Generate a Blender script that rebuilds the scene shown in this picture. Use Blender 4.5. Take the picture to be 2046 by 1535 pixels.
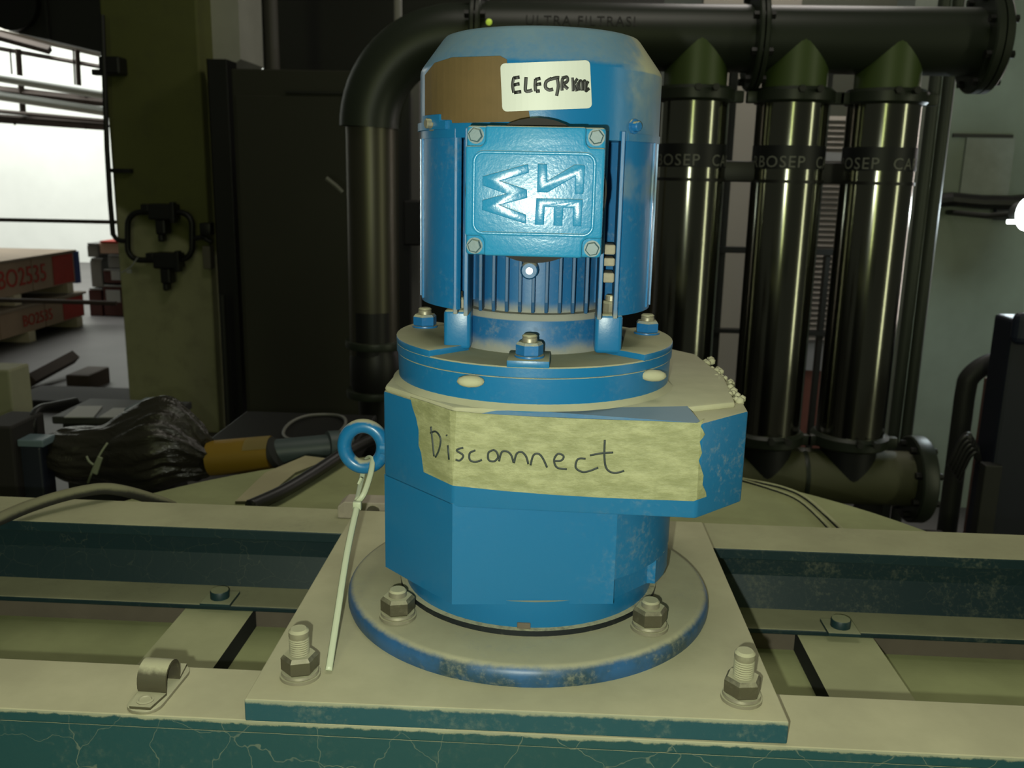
import bpy, bmesh, math, random
import numpy as np
from mathutils import Vector, Matrix
random.seed(7); rng = np.random.default_rng(5)
for o in list(bpy.data.objects): bpy.data.objects.remove(o)
SC = bpy.context.scene
COL = SC.collection
PI = math.pi
# ---------------------------------------------------------------- camera
F = 1827.0; CH = 0.296
def _n(v): v = np.array(v, float); return v/np.linalg.norm(v)
_dn = _n([-165, 7970, 1827]); _y = _n([97, -419.5, 1827]); _y = _n(_y-_dn*np.dot(_y, _dn)); _z = -_dn
M = np.stack([np.cross(_y, _z), _y, _z])            # rows: world axes seen from the camera
CAM = np.array([0, 0, CH])
def ray(u, v): return M@np.array([(u-1023)/F, (v-767.5)/F, 1.0])
def P(u, v, Y): r = ray(u, v); return Vector(CAM+r*Y/r[1])          # a point on the vertical plane y = Y
def Q(u, v, z): r = ray(u, v); return Vector(CAM+r*(z-CH)/r[2])     # a point on the level plane z
cd = bpy.data.cameras.new('camera'); cam = bpy.data.objects.new('camera', cd); COL.objects.link(cam)
cd.sensor_width = 36; cd.lens = 36*F/2046; cd.clip_start = .02; cd.clip_end = 200
R3 = Matrix([[M[0, 0], -M[0, 1], -M[0, 2]], [M[1, 0], -M[1, 1], -M[1, 2]], [M[2, 0], -M[2, 1], -M[2, 2]]])
cam.matrix_world = Matrix.Translation(Vector(CAM)) @ R3.to_4x4()
cd.dof.use_dof = True; cd.dof.focus_distance = .54; cd.dof.aperture_fstop = 20
SC.camera = cam
# ---------------------------------------------------------------- world, lights, exposure
w = bpy.data.worlds.new('world'); SC.world = w; w.use_nodes = True
w.node_tree.nodes['Background'].inputs[0].default_value = (.80, .86, .66, 1)
w.node_tree.nodes['Background'].inputs[1].default_value = .055
SC.view_settings.view_transform = 'Standard'; SC.view_settings.look = 'None'
SC.view_settings.gamma = 1; SC.view_settings.exposure = 0; SC.view_settings.use_curve_mapping = False
def light(name, kind, loc, energy, color, aim=None, size=None, sy=None):
    d = bpy.data.lights.new(name, kind); d.energy = energy; d.color = color
    o = bpy.data.objects.new(name, d); COL.objects.link(o); o.location = loc
    if kind == 'AREA':
        d.shape = 'RECTANGLE'; d.size = size; d.size_y = sy or size
    elif kind == 'POINT': d.shadow_soft_size = size
    if aim is not None: o.rotation_euler = (Vector(aim)-Vector(loc)).to_track_quat('-Z', 'Y').to_euler()
    return o
light('phone_flash', 'POINT', (-.022, -.004, CH-.022), 12.4, (.955, 1.0, .82), size=.004)
light('overhead_fill', 'AREA', (.2, 1.1, 3.2), 22, (1.0, .94, .80), aim=(0, .7, 0), size=1.4)  # added soft fill above the machine, standing for the hall's ambient light
light('stripe_light_behind', 'AREA', (-.5, -3.2, 1.0), 20, (.80, .92, .38), aim=(.8, 2.5, .2), size=.28, sy=3.2)  # added tall area light that draws the stripes on the tubes
light('stripe_light_right', 'AREA', (4.0, -.1, .6), 20, (.92, .95, .62), aim=(.8, 2.0, 0), size=.28, sy=3.2)  # second added area light, for the tube stripes right of centre
light('stripe_light_far_right', 'AREA', (2.9, 4.4, .6), 8, (1.0, .86, .80), aim=(.9, 2.5, .1), size=.18, sy=2.2)  # added pinkish strip for the outermost stripe on each tube
light('shutter_fill', 'AREA', (1.2, 4.35, 2.6), 34, (1.0, .93, .85), aim=(1.2, 5.0, 0), size=1.2, sy=.5)  # added area light brightening the shutter, in place of outside daylight
light('yard_daylight', 'AREA', (-7.0, 9.8, 5.4), 1250, (.97, 1.0, .95), aim=(-8.5, 14.2, 1.0), size=4)

# ---------------------------------------------------------------- mesh helpers
def new_bm(): return bmesh.new()
def link(name, bm, mat, parent=None, smooth=None, loc=None):
    me = bpy.data.meshes.new(name)
    bmesh.ops.recalc_face_normals(bm, faces=bm.faces)
    bm.to_mesh(me); bm.free()
    if smooth is not None:
        me.polygons.foreach_set('use_smooth', [True]*len(me.polygons))
        if smooth < 179: me.set_sharp_from_angle(angle=math.radians(smooth))
    for m in (mat if isinstance(mat, (list, tuple)) else [mat]): me.materials.append(m)
    o = bpy.data.objects.new(name, me); COL.objects.link(o)
    if parent is not None: o.parent = parent
    if loc is not None: o.location = loc
    return o
def tag(o, label=None, cat=None, group=None, kind=None):
    if label: o['label'] = label
    if cat: o['category'] = cat
    if group: o['group'] = group
    if kind: o['kind'] = kind
    return o
def empty(name, loc, label, cat, group=None, rz=0):
    o = bpy.data.objects.new(name, None); COL.objects.link(o); o.location = loc; o.rotation_euler[2] = rz
    o.empty_display_size = .02
    return tag(o, label, cat, group)
def copy_tree(o, parent=None):
    c = o.copy(); COL.objects.link(c); c.parent = parent
    for ch in list(o.children): copy_tree(ch, c)
    return c
def bevel(bm, w, seg=2, ang=30, edges=None):
    es = edges if edges is not None else [e for e in bm.edges if len(e.link_faces) == 2 and e.calc_face_angle(0) > math.radians(ang)]
    if es and w > 0: bmesh.ops.bevel(bm, geom=es, offset=w, segments=seg, profile=.5, affect='EDGES', clamp_overlap=True)
def box(bm, x0, x1, y0, y1, z0, z1, bw=0, seg=2):
    b2 = bm if bw == 0 else new_bm()
    r = bmesh.ops.create_cube(b2, size=1)
    for v in r['verts']: v.co = Vector((x0+(v.co.x+.5)*(x1-x0), y0+(v.co.y+.5)*(y1-y0), z0+(v.co.z+.5)*(z1-z0)))
    if bw: bevel(b2, bw, seg); merge(bm, b2)
    return bm
def merge(bm, b2):
    me = bpy.data.meshes.new('t'); b2.to_mesh(me); b2.free(); bm.from_mesh(me); bpy.data.meshes.remove(me)
def prism(bm, pts, a, b, axis='z', bw=0, seg=2, only=None):
    """polygon extruded from a to b; axis z: pts are (x, y); axis y: pts are (x, z); axis x: pts are (y, z)"""
    b2 = new_bm()
    def mk(p, t): return {'z': (p[0], p[1], t), 'y': (p[0], t, p[1]), 'x': (t, p[0], p[1])}[axis]
    lo = [b2.verts.new(mk(p, a)) for p in pts]; hi = [b2.verts.new(mk(p, b)) for p in pts]
    n = len(pts); b2.faces.new(lo); b2.faces.new(hi)
    for i in range(n): b2.faces.new((lo[i], lo[(i+1) % n], hi[(i+1) % n], hi[i]))
    bmesh.ops.recalc_face_normals(b2, faces=b2.faces)
    if bw:
        es = [e for e in b2.edges if e.calc_face_angle(0) > math.radians(30)]
        if only == 'hi': es = [e for e in es if all(v in hi for v in e.verts)]
        bevel(b2, bw, seg, edges=es)
    merge(bm, b2); return bm
def lathe(bm, prof, seg=48, c=(0, 0, 0), axis='z', cap=True, a0=0, a1=2*PI):
    """profile of (radius, height)"""
    full = abs(a1-a0-2*PI) < 1e-6; n = seg if full else seg+1
    def mk(r, h, t):
        x, y = r*math.cos(t), r*math.sin(t)
        v = {'z': (x, y, h), 'x': (h, x, y), 'y': (x, h, y)}[axis]
        return (v[0]+c[0], v[1]+c[1], v[2]+c[2])
    rings = []
    for r, h in prof:
        rings.append([bm.verts.new(mk(r, h, a0+(a1-a0)*i/seg)) for i in range(n)])
    m = seg
    for a, b in zip(rings, rings[1:]):
        for i in range(m): bm.faces.new((a[i], a[(i+1) % n], b[(i+1) % n], b[i]))
    if cap and full:
        bm.faces.new(rings[0]); bm.faces.new(rings[-1])
    return bm
def arcshell(bm, r0, r1, a0, a1, z0, z1, seg=20):
    """bent sheet between two radii"""
    b2 = new_bm(); g = []
    for i in range(seg+1):
        t = a0+(a1-a0)*i/seg; c, s = math.cos(t), math.sin(t)
        g.append([b2.verts.new((r*c, r*s, z)) for r, z in ((r0, z0), (r1, z0), (r1, z1), (r0, z1))])
    for a, b in zip(g, g[1:]):
        for k in range(4): b2.faces.new((a[k], a[(k+1) % 4], b[(k+1) % 4], b[k]))
    b2.faces.new(g[0]); b2.faces.new(g[-1])
    bmesh.ops.recalc_face_normals(b2, faces=b2.faces)
    merge(bm, b2); return bm
def catmull(pts, sub=6):
    pts = [Vector(p) for p in pts]; out = []
    for i in range(len(pts)-1):
        p0 = pts[max(i-1, 0)]; p1 = pts[i]; p2 = pts[i+1]; p3 = pts[min(i+2, len(pts)-1)]
        for k in range(sub):
            t = k/sub
            out.append(.5*((2*p1)+(p2-p0)*t+(2*p0-5*p1+4*p2-p3)*t*t+(3*p1-p0-3*p2+p3)*t**3))
    out.append(pts[-1]); return out
def tube(bm, pts, r, seg=12, flat=1.0, up=None, closed=False):
    """swept tube; flat < 1 squashes it along 'up'"""
    pts = [Vector(p) for p in pts]; n = len(pts); rings = []
    ref = None
    for i in range(n):
        a = pts[(i-1) % n] if (closed or i > 0) else pts[i]; b = pts[(i+1) % n] if (closed or i < n-1) else pts[i]
        t = (b-a).normalized()
        if ref is None:
            ref = Vector(up) if up is not None else (Vector((0, 0, 1)) if abs(t.z) < .9 else Vector((1, 0, 0)))
        base = Vector(up) if up is not None else ref
        x = base-t*base.dot(t)
        if x.length < 1e-6: x = t.orthogonal()
        x.normalize(); y = t.cross(x); ref = x
        rr = r[i] if isinstance(r, (list, tuple)) else r
        rings.append([bm.verts.new(pts[i]+x*(rr*flat*math.cos(2*PI*k/seg))+y*(rr*math.sin(2*PI*k/seg))) for k in range(seg)])
    m = n if closed else n-1
    for i in range(m):
        a, b = rings[i], rings[(i+1) % n]
        for k in range(seg): bm.faces.new((a[k], a[(k+1) % seg], b[(k+1) % seg], b[k]))
    if not closed: bm.faces.new(rings[0]); bm.faces.new(rings[-1])
    return bm
def hexnut(bm, c, rc, z0, h, rot=0):
    """hexagon nut with chamfered corners"""
    b2 = new_bm()
    def ring(r, z, n=6): return [b2.verts.new((c[0]+r*math.cos(rot+k*2*PI/6), c[1]+r*math.sin(rot+k*2*PI/6), z)) for k in range(6)]
    prof = [(rc*.88, z0), (rc, z0+h*.12), (rc, z0+h*.80), (rc*.84, z0+h)]
    rs = [ring(r, z) for r, z in prof]
    for a, b in zip(rs, rs[1:]):
        for k in range(6): b2.faces.new((a[k], a[(k+1) % 6], b[(k+1) % 6], b[k]))
    b2.faces.new(rs[0]); b2.faces.new(rs[-1]); merge(bm, b2); return bm
def text_mesh(s, size, extrude=0.0, spacing=1.0):
    c = bpy.data.curves.new('t', 'FONT'); c.body = s; c.size = size; c.extrude = extrude; c.align_x = 'CENTER'; c.align_y = 'CENTER'
    c.space_character = spacing; c.resolution_u = 3
    o = bpy.data.objects.new('t', c); COL.objects.link(o)
    dg = bpy.context.evaluated_depsgraph_get(); dg.update()
    me = bpy.data.meshes.new_from_object(o.evaluated_get(dg)); bpy.data.objects.remove(o); bpy.data.curves.remove(c)
    bm = new_bm(); bm.from_mesh(me); bpy.data.meshes.remove(me); return bm

# ---------------------------------------------------------------- materials
class NT:
    def __init__(s, name):
        s.m = bpy.data.materials.new(name); s.m.use_nodes = True; s.t = s.m.node_tree
        s.b = s.t.nodes['Principled BSDF']; s.pos = None
    def n(s, ty, **k):
        x = s.t.nodes.new(ty)
        for a, v in k.items(): setattr(x, a, v)
        return x
    def l(s, a, b): s.t.links.new(a, b)
    def val(s, x, inp):
        if hasattr(x, 'is_output'): s.l(x, inp)
        else: inp.default_value = x
    def math(s, op, a, b=0.0, c=0.0, clamp=False):
        m = s.n('ShaderNodeMath', operation=op); m.use_clamp = clamp
        s.val(a, m.inputs[0]); s.val(b, m.inputs[1]); s.val(c, m.inputs[2]); return m.outputs[0]
    def ramp(s, x, a, b, lo=0.0, hi=1.0):
        m = s.n('ShaderNodeMapRange', interpolation_type='SMOOTHSTEP'); s.val(x, m.inputs[0])
        m.inputs[1].default_value = a; m.inputs[2].default_value = b; m.inputs[3].default_value = lo; m.inputs[4].default_value = hi
        return m.outputs[0]
    def P(s):
        if s.pos is None:
            g = s.n('ShaderNodeNewGeometry'); s.pos = g.outputs['Position']; s.nor = g.outputs['Normal']
            sp = s.n('ShaderNodeSeparateXYZ'); s.l(s.pos, sp.inputs[0]); s.px, s.py, s.pz = sp.outputs
            sn = s.n('ShaderNodeSeparateXYZ'); s.l(s.nor, sn.inputs[0]); s.nz = sn.outputs[2]; s.nx = sn.outputs[0]
        return s.pos
    def noise(s, scale, detail=3, rough=.6, stretch=None, dist=0):
        s.P(); src = s.pos
        if stretch:
            mp = s.n('ShaderNodeMapping'); s.l(src, mp.inputs[0]); mp.inputs['Scale'].default_value = stretch; src = mp.outputs[0]
        x = s.n('ShaderNodeTexNoise'); s.l(src, x.inputs['Vector']); x.inputs['Scale'].default_value = scale
        x.inputs['Detail'].default_value = detail; x.inputs['Roughness'].default_value = rough; x.inputs['Distortion'].default_value = dist
        return x.outputs['Fac']
    def mix(s, f, a, b):
        m = s.n('ShaderNodeMix', data_type='RGBA'); s.val(f, m.inputs[0])
        for x, i in ((a, 6), (b, 7)):
            if hasattr(x, 'is_output'): s.l(x, m.inputs[i])
            else: m.inputs[i].default_value = (*x[:3], 1)
        return m.outputs[2]
    def bump(s, h, st, d=.001):
        b = s.n('ShaderNodeBump'); b.inputs['Strength'].default_value = st; b.inputs['Distance'].default_value = d
        s.l(h, b.inputs['Height']); s.l(b.outputs[0], s.b.inputs['Normal'])
def plain(name, col, rough=.5, metal=0, var=.0, scale=20, bump=0, spec=.5, emit=None):
    k = NT(name)
    if var:
        f = k.noise(scale, 4); k.l(k.mix(f, [c*(1-var) for c in col], [min(1, c*(1+var)) for c in col]), k.b.inputs['Base Color'])
    else: k.b.inputs['Base Color'].default_value = (*col, 1)
    k.b.inputs['Roughness'].default_value = rough; k.b.inputs['Metallic'].default_value = metal
    k.b.inputs['Specular IOR Level'].default_value = spec
    if bump: k.bump(k.noise(scale*6, 3), bump)
    if emit: k.b.inputs['Emission Color'].default_value = (*col, 1); k.b.inputs['Emission Strength'].default_value = emit
    return k.m
DUST = (.40, .392, .258)
def dusty(name, base, dust=DUST, lo=.45, hi=.9, rough=.36, amount=1.0, side=0.0, right=None, metal=0, cracks=None, pits=0, fine=260, base2=None, tan=None, fringe=None, skirt=(), smear=None):
    """painted or bare metal with dust lying on whatever faces up, plus specks on the sides"""
    k = NT(name); k.P()
    big = k.noise(28, 4); fn = k.noise(fine, 3, .7)
    up = k.math('ADD', k.nz, k.math('MULTIPLY', k.math('SUBTRACT', big, .5), .35))
    up = k.math('ADD', up, k.math('MULTIPLY', k.math('SUBTRACT', fn, .5), .30))
    f = k.math('MULTIPLY', k.ramp(up, lo, hi), amount)
    if side:
        sp = k.ramp(k.math('ADD', k.math('MULTIPLY', fn, .6), k.math('MULTIPLY', big, .5)), .55, .85, 0, side)
        if right: sp = k.math('MULTIPLY', sp, k.ramp(k.px, right[0], right[1], .08, 1))
        f = k.math('MAXIMUM', f, sp)
    if cracks:
        d = k.noise(9, 3)
        mp = k.n('ShaderNodeVectorMath', operation='ADD'); k.l(k.pos, mp.inputs[0])
        nz = k.n('ShaderNodeTexNoise'); k.l(k.pos, nz.inputs['Vector']); nz.inputs['Scale'].default_value = 45; nz.inputs['Detail'].default_value = 3
        sc = k.n('ShaderNodeVectorMath', operation='SCALE'); k.l(nz.outputs['Color'], sc.inputs[0]); sc.inputs['Scale'].default_value = .022
        k.l(sc.outputs[0], mp.inputs[1])
        vo = k.n('ShaderNodeTexVoronoi', feature='DISTANCE_TO_EDGE'); k.l(mp.outputs[0], vo.inputs['Vector']); vo.inputs['Scale'].default_value = cracks[0]
        ln = k.ramp(vo.outputs['Distance'], .001, .010, 1, 0)
        ln = k.math('MULTIPLY', ln, k.ramp(k.noise(16, 2), .30, .62, .1, cracks[1]))
        f = k.math('MAXIMUM', f, ln)
    if fringe: f = k.math('MAXIMUM', f, k.ramp(k.math('ADD', k.pz, k.math('MULTIPLY', k.math('SUBTRACT', k.noise(75, 5, .75), .5), .006)), fringe[0], fringe[1], 0, .6))
    for z0, z1 in skirt: f = k.math('MAXIMUM', f, k.math('MULTIPLY', k.ramp(k.math('ADD', k.pz, k.math('MULTIPLY', k.math('SUBTRACT', k.noise(60, 5, .7), .5), .010)), z0, z1, .85, 0), k.ramp(k.pz, z0-.004, z0-.003)))
    if smear: f = k.math('MAXIMUM', f, k.math('MULTIPLY', k.ramp(k.noise(22, 4, .5), .46, .68, 0, smear[2]), k.ramp(k.pz, smear[0], smear[1])))
    if tan:
        tm = k.math('MULTIPLY', k.ramp(k.math('ADD', k.px, k.math('MULTIPLY', big, .03)), tan[0], tan[1]), k.ramp(k.math('ADD', k.nz, k.math('MULTIPLY', big, .25)), .02, .32))
        f = k.math('MAXIMUM', f, k.math('MULTIPLY', tm, .92)); dust_a = dust; 
    bcol = base
    if base2: bcol = k.mix(k.ramp(big, .35, .7), base, base2)
    dcol = k.mix(k.ramp(k.noise(11, 5), .3, .75), [c*.86 for c in dust], [min(1, c*1.08) for c in dust])
    if tan: dcol = k.mix(tm, dcol, DUST)
    k.l(k.mix(f, bcol, dcol), k.b.inputs['Base Color'])
    k.l(k.math('ADD', k.math('MULTIPLY', f, .95-rough), rough), k.b.inputs['Roughness'])
    if metal: k.l(k.math('MULTIPLY', k.math('SUBTRACT', 1, f), metal), k.b.inputs['Metallic'])
    k.l(k.math('ADD', k.math('MULTIPLY', f, -.4), .5), k.b.inputs['Specular IOR Level'])
    if pits: k.bump(k.noise(520, 2, .6), pits, .0004)
    else: k.bump(fn, .12, .0006)
    return k.m
BLUE = (.008, .142, .335)
m_blue = dusty('blue_paint', BLUE, lo=.40, hi=.75, side=.10, rough=.34)
m_house = dusty('blue_casting_paint', (.008, .140, .325), lo=.30, hi=.70, side=.50, right=(.0, .10), rough=.38)
m_cast = dusty('blue_finned_casting', (.012, .115, .29), lo=.35, hi=.75, side=.38, skirt=((.1865, .1960), (.2105, .2190)), rough=.45, dust=(.32, .31, .24))
m_fan = dusty('blue_fan_cover_paint', BLUE, dust=(.16, .235, .27), lo=.25, hi=.72, amount=.85, rough=.28, side=.0, tan=(.045, .062))
m_shroud = dusty('blue_shroud_paint', (.01, .145, .36), smear=(.245, .285, .62), side=.22, rough=.3, dust=(.30, .32, .24))
m_boxc = dusty('light_blue_cover_paint', (.016, .215, .42), side=.06, rough=.29, pits=.30)
m_ring = dusty('dusty_disc_paint', (.025, .10, .24), lo=.50, hi=.98, side=.55, rough=.42, dust=(.38, .37, .245), base2=(.02, .05, .07))
m_plate = dusty('dusty_plate', (.008, .058, .082), lo=.4, hi=.8, side=.20, rough=.5, fringe=(-.0032, -.0010), dust=(.43, .412, .268))
m_front = dusty('cracked_teal_paint', (.006, .050, .062), lo=.4, hi=.8, side=.10, rough=.5, cracks=(24, .26), fringe=(-.0168, -.0152), dust=(.43, .412, .268))
m_back = dusty('navy_beam_paint', (.003, .020, .026), lo=.46, hi=1.0, side=.26, right=(.05, .22), rough=.5, cracks=(40, .06), dust=(.36, .355, .22))
m_washer = dusty('dusty_navy_bolt', (.006, .03, .036), lo=.4, hi=.8, rough=.5, dust=(.36, .37, .23))
m_lid = dusty('dusty_green_lid', (.02, .06, .03), lo=.3, hi=.7, rough=.8, dust=(.34, .368, .18))
m_pad = dusty('pad_plate', (.004, .006, .006), lo=.5, hi=.8, rough=.8, dust=(.41, .42, .24))
m_drab = plain('drab_brown', (.12, .10, .075), .9, var=.3)
m_scr = dusty('painted_cover_screw', (.07, .13, .15), lo=.6, hi=1, side=.3, rough=.45)
m_dustonly = plain('loose_dust', DUST, .95, var=.15, scale=60)
m_fin = dusty('dusty_fin', (.020, .085, .20), lo=.35, hi=.75, side=.75, rough=.55, dust=(.20, .20, .17))
m_halfdust = dusty('half_dusty_bevel', (.010, .14, .34), lo=.2, hi=.9, amount=.42, side=.35, rough=.5)
m_steel = dusty('dusty_steel', (.12, .11, .075), lo=.45, hi=.9, side=.22, rough=.42, metal=.6)
m_thread = dusty('dusty_thread', (.30, .28, .21), lo=.2, hi=.8, side=.55, rough=.45, metal=.5)
m_bluebolt = dusty('blue_painted_nut', (.01, .13, .35), lo=.35, hi=.7, side=.15, rough=.35)
m_tie = plain('white_nylon', (.44, .48, .34), .45)
m_black = plain('black_paint', (.006, .006, .005), .45)
m_ink = plain('black_marker_ink', (.012, .013, .012), .5)
m_ink2 = plain('thin_marker_ink', (.02, .03, .03), .6)
m_sticker = plain('white_paper_label', (.58, .61, .55), .5)
k = NT('masking_tape_paper'); nn = k.noise(42, 5, .75, (1, 1, 2.6)); n2 = k.noise(260, 3)
k.l(k.mix(k.ramp(nn, .35, .7), (.235, .245, .115), (.37, .375, .205)), k.b.inputs['Base Color']); k.b.inputs['Roughness'].default_value = .62
k.bump(nn, .55, .002); m_tape = k.m
k = NT('brown_residue'); nn = k.noise(30, 5)
k.l(k.mix(nn, (.075, .052, .016), (.165, .105, .038)), k.b.inputs['Base Color']); k.b.inputs['Roughness'].default_value = .75; m_brown = k.m
m_gasket = plain('dark_gasket', (.012, .010, .008), .8)
m_seat = dusty('oily_dark_seat', (.006, .009, .012), lo=.8, hi=1, rough=.5, side=.2)
m_hdr = dusty('dark_green_header_paint', (.017, .023, .014), lo=.95, hi=1.2, rough=.42, amount=.3)
m_stub = plain('green_lit_stub', (.055, .085, .020), .45)  # green light on the upper stubs is put into their colour
m_tube = plain('polished_dark_tube', (.22, .22, .185), .15, metal=1.0)
m_pipe = plain('dull_steel_pipe', (.10, .095, .07), .38, metal=.8)
m_band = plain('black_band', (.004, .005, .006), .5)
m_let = plain('pale_band_lettering', (.17, .175, .15), .6)
m_let2 = plain('dark_header_lettering', (.004, .005, .003), .6)
m_cab = plain('dark_olive_cabinet', (.022, .022, .011), .6, var=.15, scale=3)
m_dark = plain('dark_grey_metal', (.020, .021, .018), .55)
m_pillar = plain('black_pillar', (.008, .008, .007), .4)
m_concw = plain('pale_concrete', (.42, .42, .36), .9, var=.2, scale=4)
k = NT('olive_cream_column'); k.P()
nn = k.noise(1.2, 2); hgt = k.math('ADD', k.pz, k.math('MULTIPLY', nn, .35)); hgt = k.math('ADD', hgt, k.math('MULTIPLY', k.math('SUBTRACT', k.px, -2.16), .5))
col = k.mix(k.ramp(hgt, .10, .16, 1, 0), (.115, .125, .032), (.36, .36, .20))  # olive above, cream below, split at a noisy slanted height
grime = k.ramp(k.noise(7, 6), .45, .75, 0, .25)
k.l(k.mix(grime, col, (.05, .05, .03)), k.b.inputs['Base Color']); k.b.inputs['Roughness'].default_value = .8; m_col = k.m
m_wallr = plain('grey_green_plaster', (.25, .29, .235), .9, var=.3, scale=3)
m_floor = plain('concrete_floor', (.082, .077, .074), .55, var=.45, scale=1.6)
m_yard = plain('white_yard_wall', (.60, .61, .57), .9, var=.10, scale=2)
m_pane = plain('greyish_shutter', (.30, .275, .235), .7, var=.06, scale=3)
m_wood = plain('crate_board', (.36, .25, .165), .8, var=.2, scale=4)
m_wood2 = plain('crate_batten', (.26, .20, .14), .8, var=.2, scale=4)
m_skid = plain('pale_skid_wood', (.62, .54, .38), .8, var=.1)
m_red = plain('red_spray_paint', (.42, .035, .02), .8, var=.25, scale=9)
m_white = plain('white_painted_pipe', (.62, .64, .60), .5)
m_brownsteel = plain('brown_rusty_steel', (.06, .042, .032), .8, var=.3, scale=6)
m_greybox = plain('grey_steel_box', (.21, .21, .20), .6, var=.25, scale=5)
m_maroon = plain('maroon_steel', (.075, .02, .016), .7, var=.2)
k = NT('black_plastic_wrap'); f = k.noise(20, 5, .7, (.6, 1, 2.2), .6)
k.b.inputs['Base Color'].default_value = (.020, .018, .012, 1); k.b.inputs['Roughness'].default_value = .26; k.bump(f, .35, .02); m_wrap = k.m
m_yellow = plain('yellow_band', (.21, .125, .005), .5, var=.1)
m_greyp = plain('grey_pipe_paint', (.055, .075, .075), .45, var=.2)
m_hose = dusty('dusty_rubber_hose', (.018, .017, .013), lo=-.2, hi=.55, rough=.8, dust=(.20, .195, .12))
m_cream = plain('cream_post_paint', (.23, .23, .14), .7, var=.15)
m_paper = plain('pale_paper', (.36, .37, .36), .8)
m_bluegrey = plain('blue_grey_enamel', (.12, .17, .19), .4)
m_navy = plain('navy_equipment', (.010, .013, .024), .5)
m_lamp = plain('lamp_glow', (.92, 1.0, .97), emit=14)
m_tag = plain('pale_green_tag', (.20, .22, .14), .6)
m_teal = plain('teal_crate', (.03, .06, .06), .6)

# ================================================================= SETTING
FZ = -1.2
bm = new_bm(); box(bm, -16, 6, -1.5, 16, FZ-.1, FZ); tag(link('floor', bm, m_floor), kind='structure')
bm = new_bm(); box(bm, -16, -2.6, 14.2, 14.4, FZ, 6.5); o = tag(link('wall_yard', bm, m_yard), kind='structure')
def bx(bm, u0, v0, u1, v1, Y, depth, bw=0):
    """box whose front face stands on the plane y = Y"""
    a = P(u0, (v0+v1)/2, Y).x; b = P(u1, (v0+v1)/2, Y).x; um = (u0+u1)/2
    t = P(um, v0, Y).z; s = P(um, v1, Y).z
    return box(bm, a, b, Y, Y+depth, s, t, bw)
# back wall behind the pipework, dark, with the window opening in front of it
bm = new_bm(); box(bm, -1.9, .60, 6.0, 6.2, FZ, 5); box(bm, .6, 1.35, 6.0, 6.2, 1.6, 5); tag(link('wall_back', bm, m_pillar), kind='structure')
# right wall : plaster pier
bm = new_bm(); x0 = P(1838, 500, 4.2).x; box(bm, x0, 2.33, 4.2, 4.6, FZ, 4); wr = tag(link('wall_right', bm, m_wallr), kind='structure')
bm = new_bm(); bx(bm, 1925, 272, 2022, 392, 4.19, .008); link('wall_panel', bm, plain('greyish_plastic_sheet', (.21, .24, .22), .35, var=.2), wr)
bm = new_bm(); bx(bm, 1905, 268, 2025, 275, 4.185, .014); link('panel_rail', bm, m_dark, wr)
bm = new_bm(); tube(bm, [P(1862, 402, 4.16), P(1900, 398, 4.15), P(1960, 404, 4.15), P(2020, 405, 4.16), P(2090, 400, 4.16)], .030, 10); link('wall_cable', bm, m_black, wr)
bm = new_bm(); bx(bm, 1990, 405, 2022, 440, 4.17, .03, .004); link('junction_box', bm, m_navy, wr)
for x, yy in ((1945, 300), (1955, 225), (1870, 800), (1905, 862)):
    pass
# window with grille and shutter slats
wn = empty('window_1', P(1560, 860, 3.9), None, None); tag(wn, kind='structure')
def wpart(name, bm, mat): o = link(name, bm, mat, wn); o.matrix_parent_inverse = Matrix.Translation(-wn.location); return o
bars = [(1436, 120, 1450, 900), (1500, 100, 1520, 900), (1618, 130, 1632, 900), (1706, 130, 1724, 900), (1652, 500, 1661, 900)]
for b in bars:
    a = P((b[0]+b[2])/2, 500, 3.9).x; hw = (b[2]-b[0])/2/F*3.9
    bm = new_bm(); box(bm, a-hw, a+hw, 3.9, 3.94, P(1560, b[3], 3.9).z, P(1560, b[1], 3.9).z); wpart('window_bar', bm, m_black)
for v0, v1 in ((116, 130), (326, 338), (496, 508), (661, 669)):
    bm = new_bm(); a = P(1560, v0, 3.88).z; b = P(1560, v1, 3.88).z; box(bm, P(1380, 500, 3.88).x, P(1735, 500, 3.88).x, 3.88, 3.92, b, a); wpart('window_crossbar', bm, m_black)
bm = new_bm(); xa, xb = P(1375, 500, 5).x, P(1560, 500, 5).x; box(bm, xa, xb, 5, 5.05, -1.0, 1.3); wpart('shutter_panel', bm, m_pane)
sl = None
z = -.55; xa, xb = P(1560, 500, 5).x, P(1740, 500, 5).x
while z < .60:
    bm = new_bm(); prism(bm, [(5.0, z), (4.978, z+.004), (5.0, z+.026), (5.02, z+.026), (5.02, z)], xa, xb, 'x'); wpart('shutter_slat', bm, m_pane); z += .028
bm = new_bm(); box(bm, xa, xb, 5, 5.05, .60, 1.4); wpart('upper_panel', bm, plain('green_grey_board', (.085, .09, .065), .7))
bm = new_bm(); box(bm, xa, xb, 4.99, 5.02, -.72, -.57); wpart('sill_board', bm, m_paper)
bm = new_bm(); box(bm, xa, xb, 5.0, 5.05, -1.19, -.72); wpart('red_brick_base', bm, plain('red_brick_face', (.20, .075, .05), .8, var=.2))
bm = new_bm(); bx(bm, 1632, 304, 1692, 322, 4.9, .02); wpart('pale_plaque', bm, m_paper)
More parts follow.
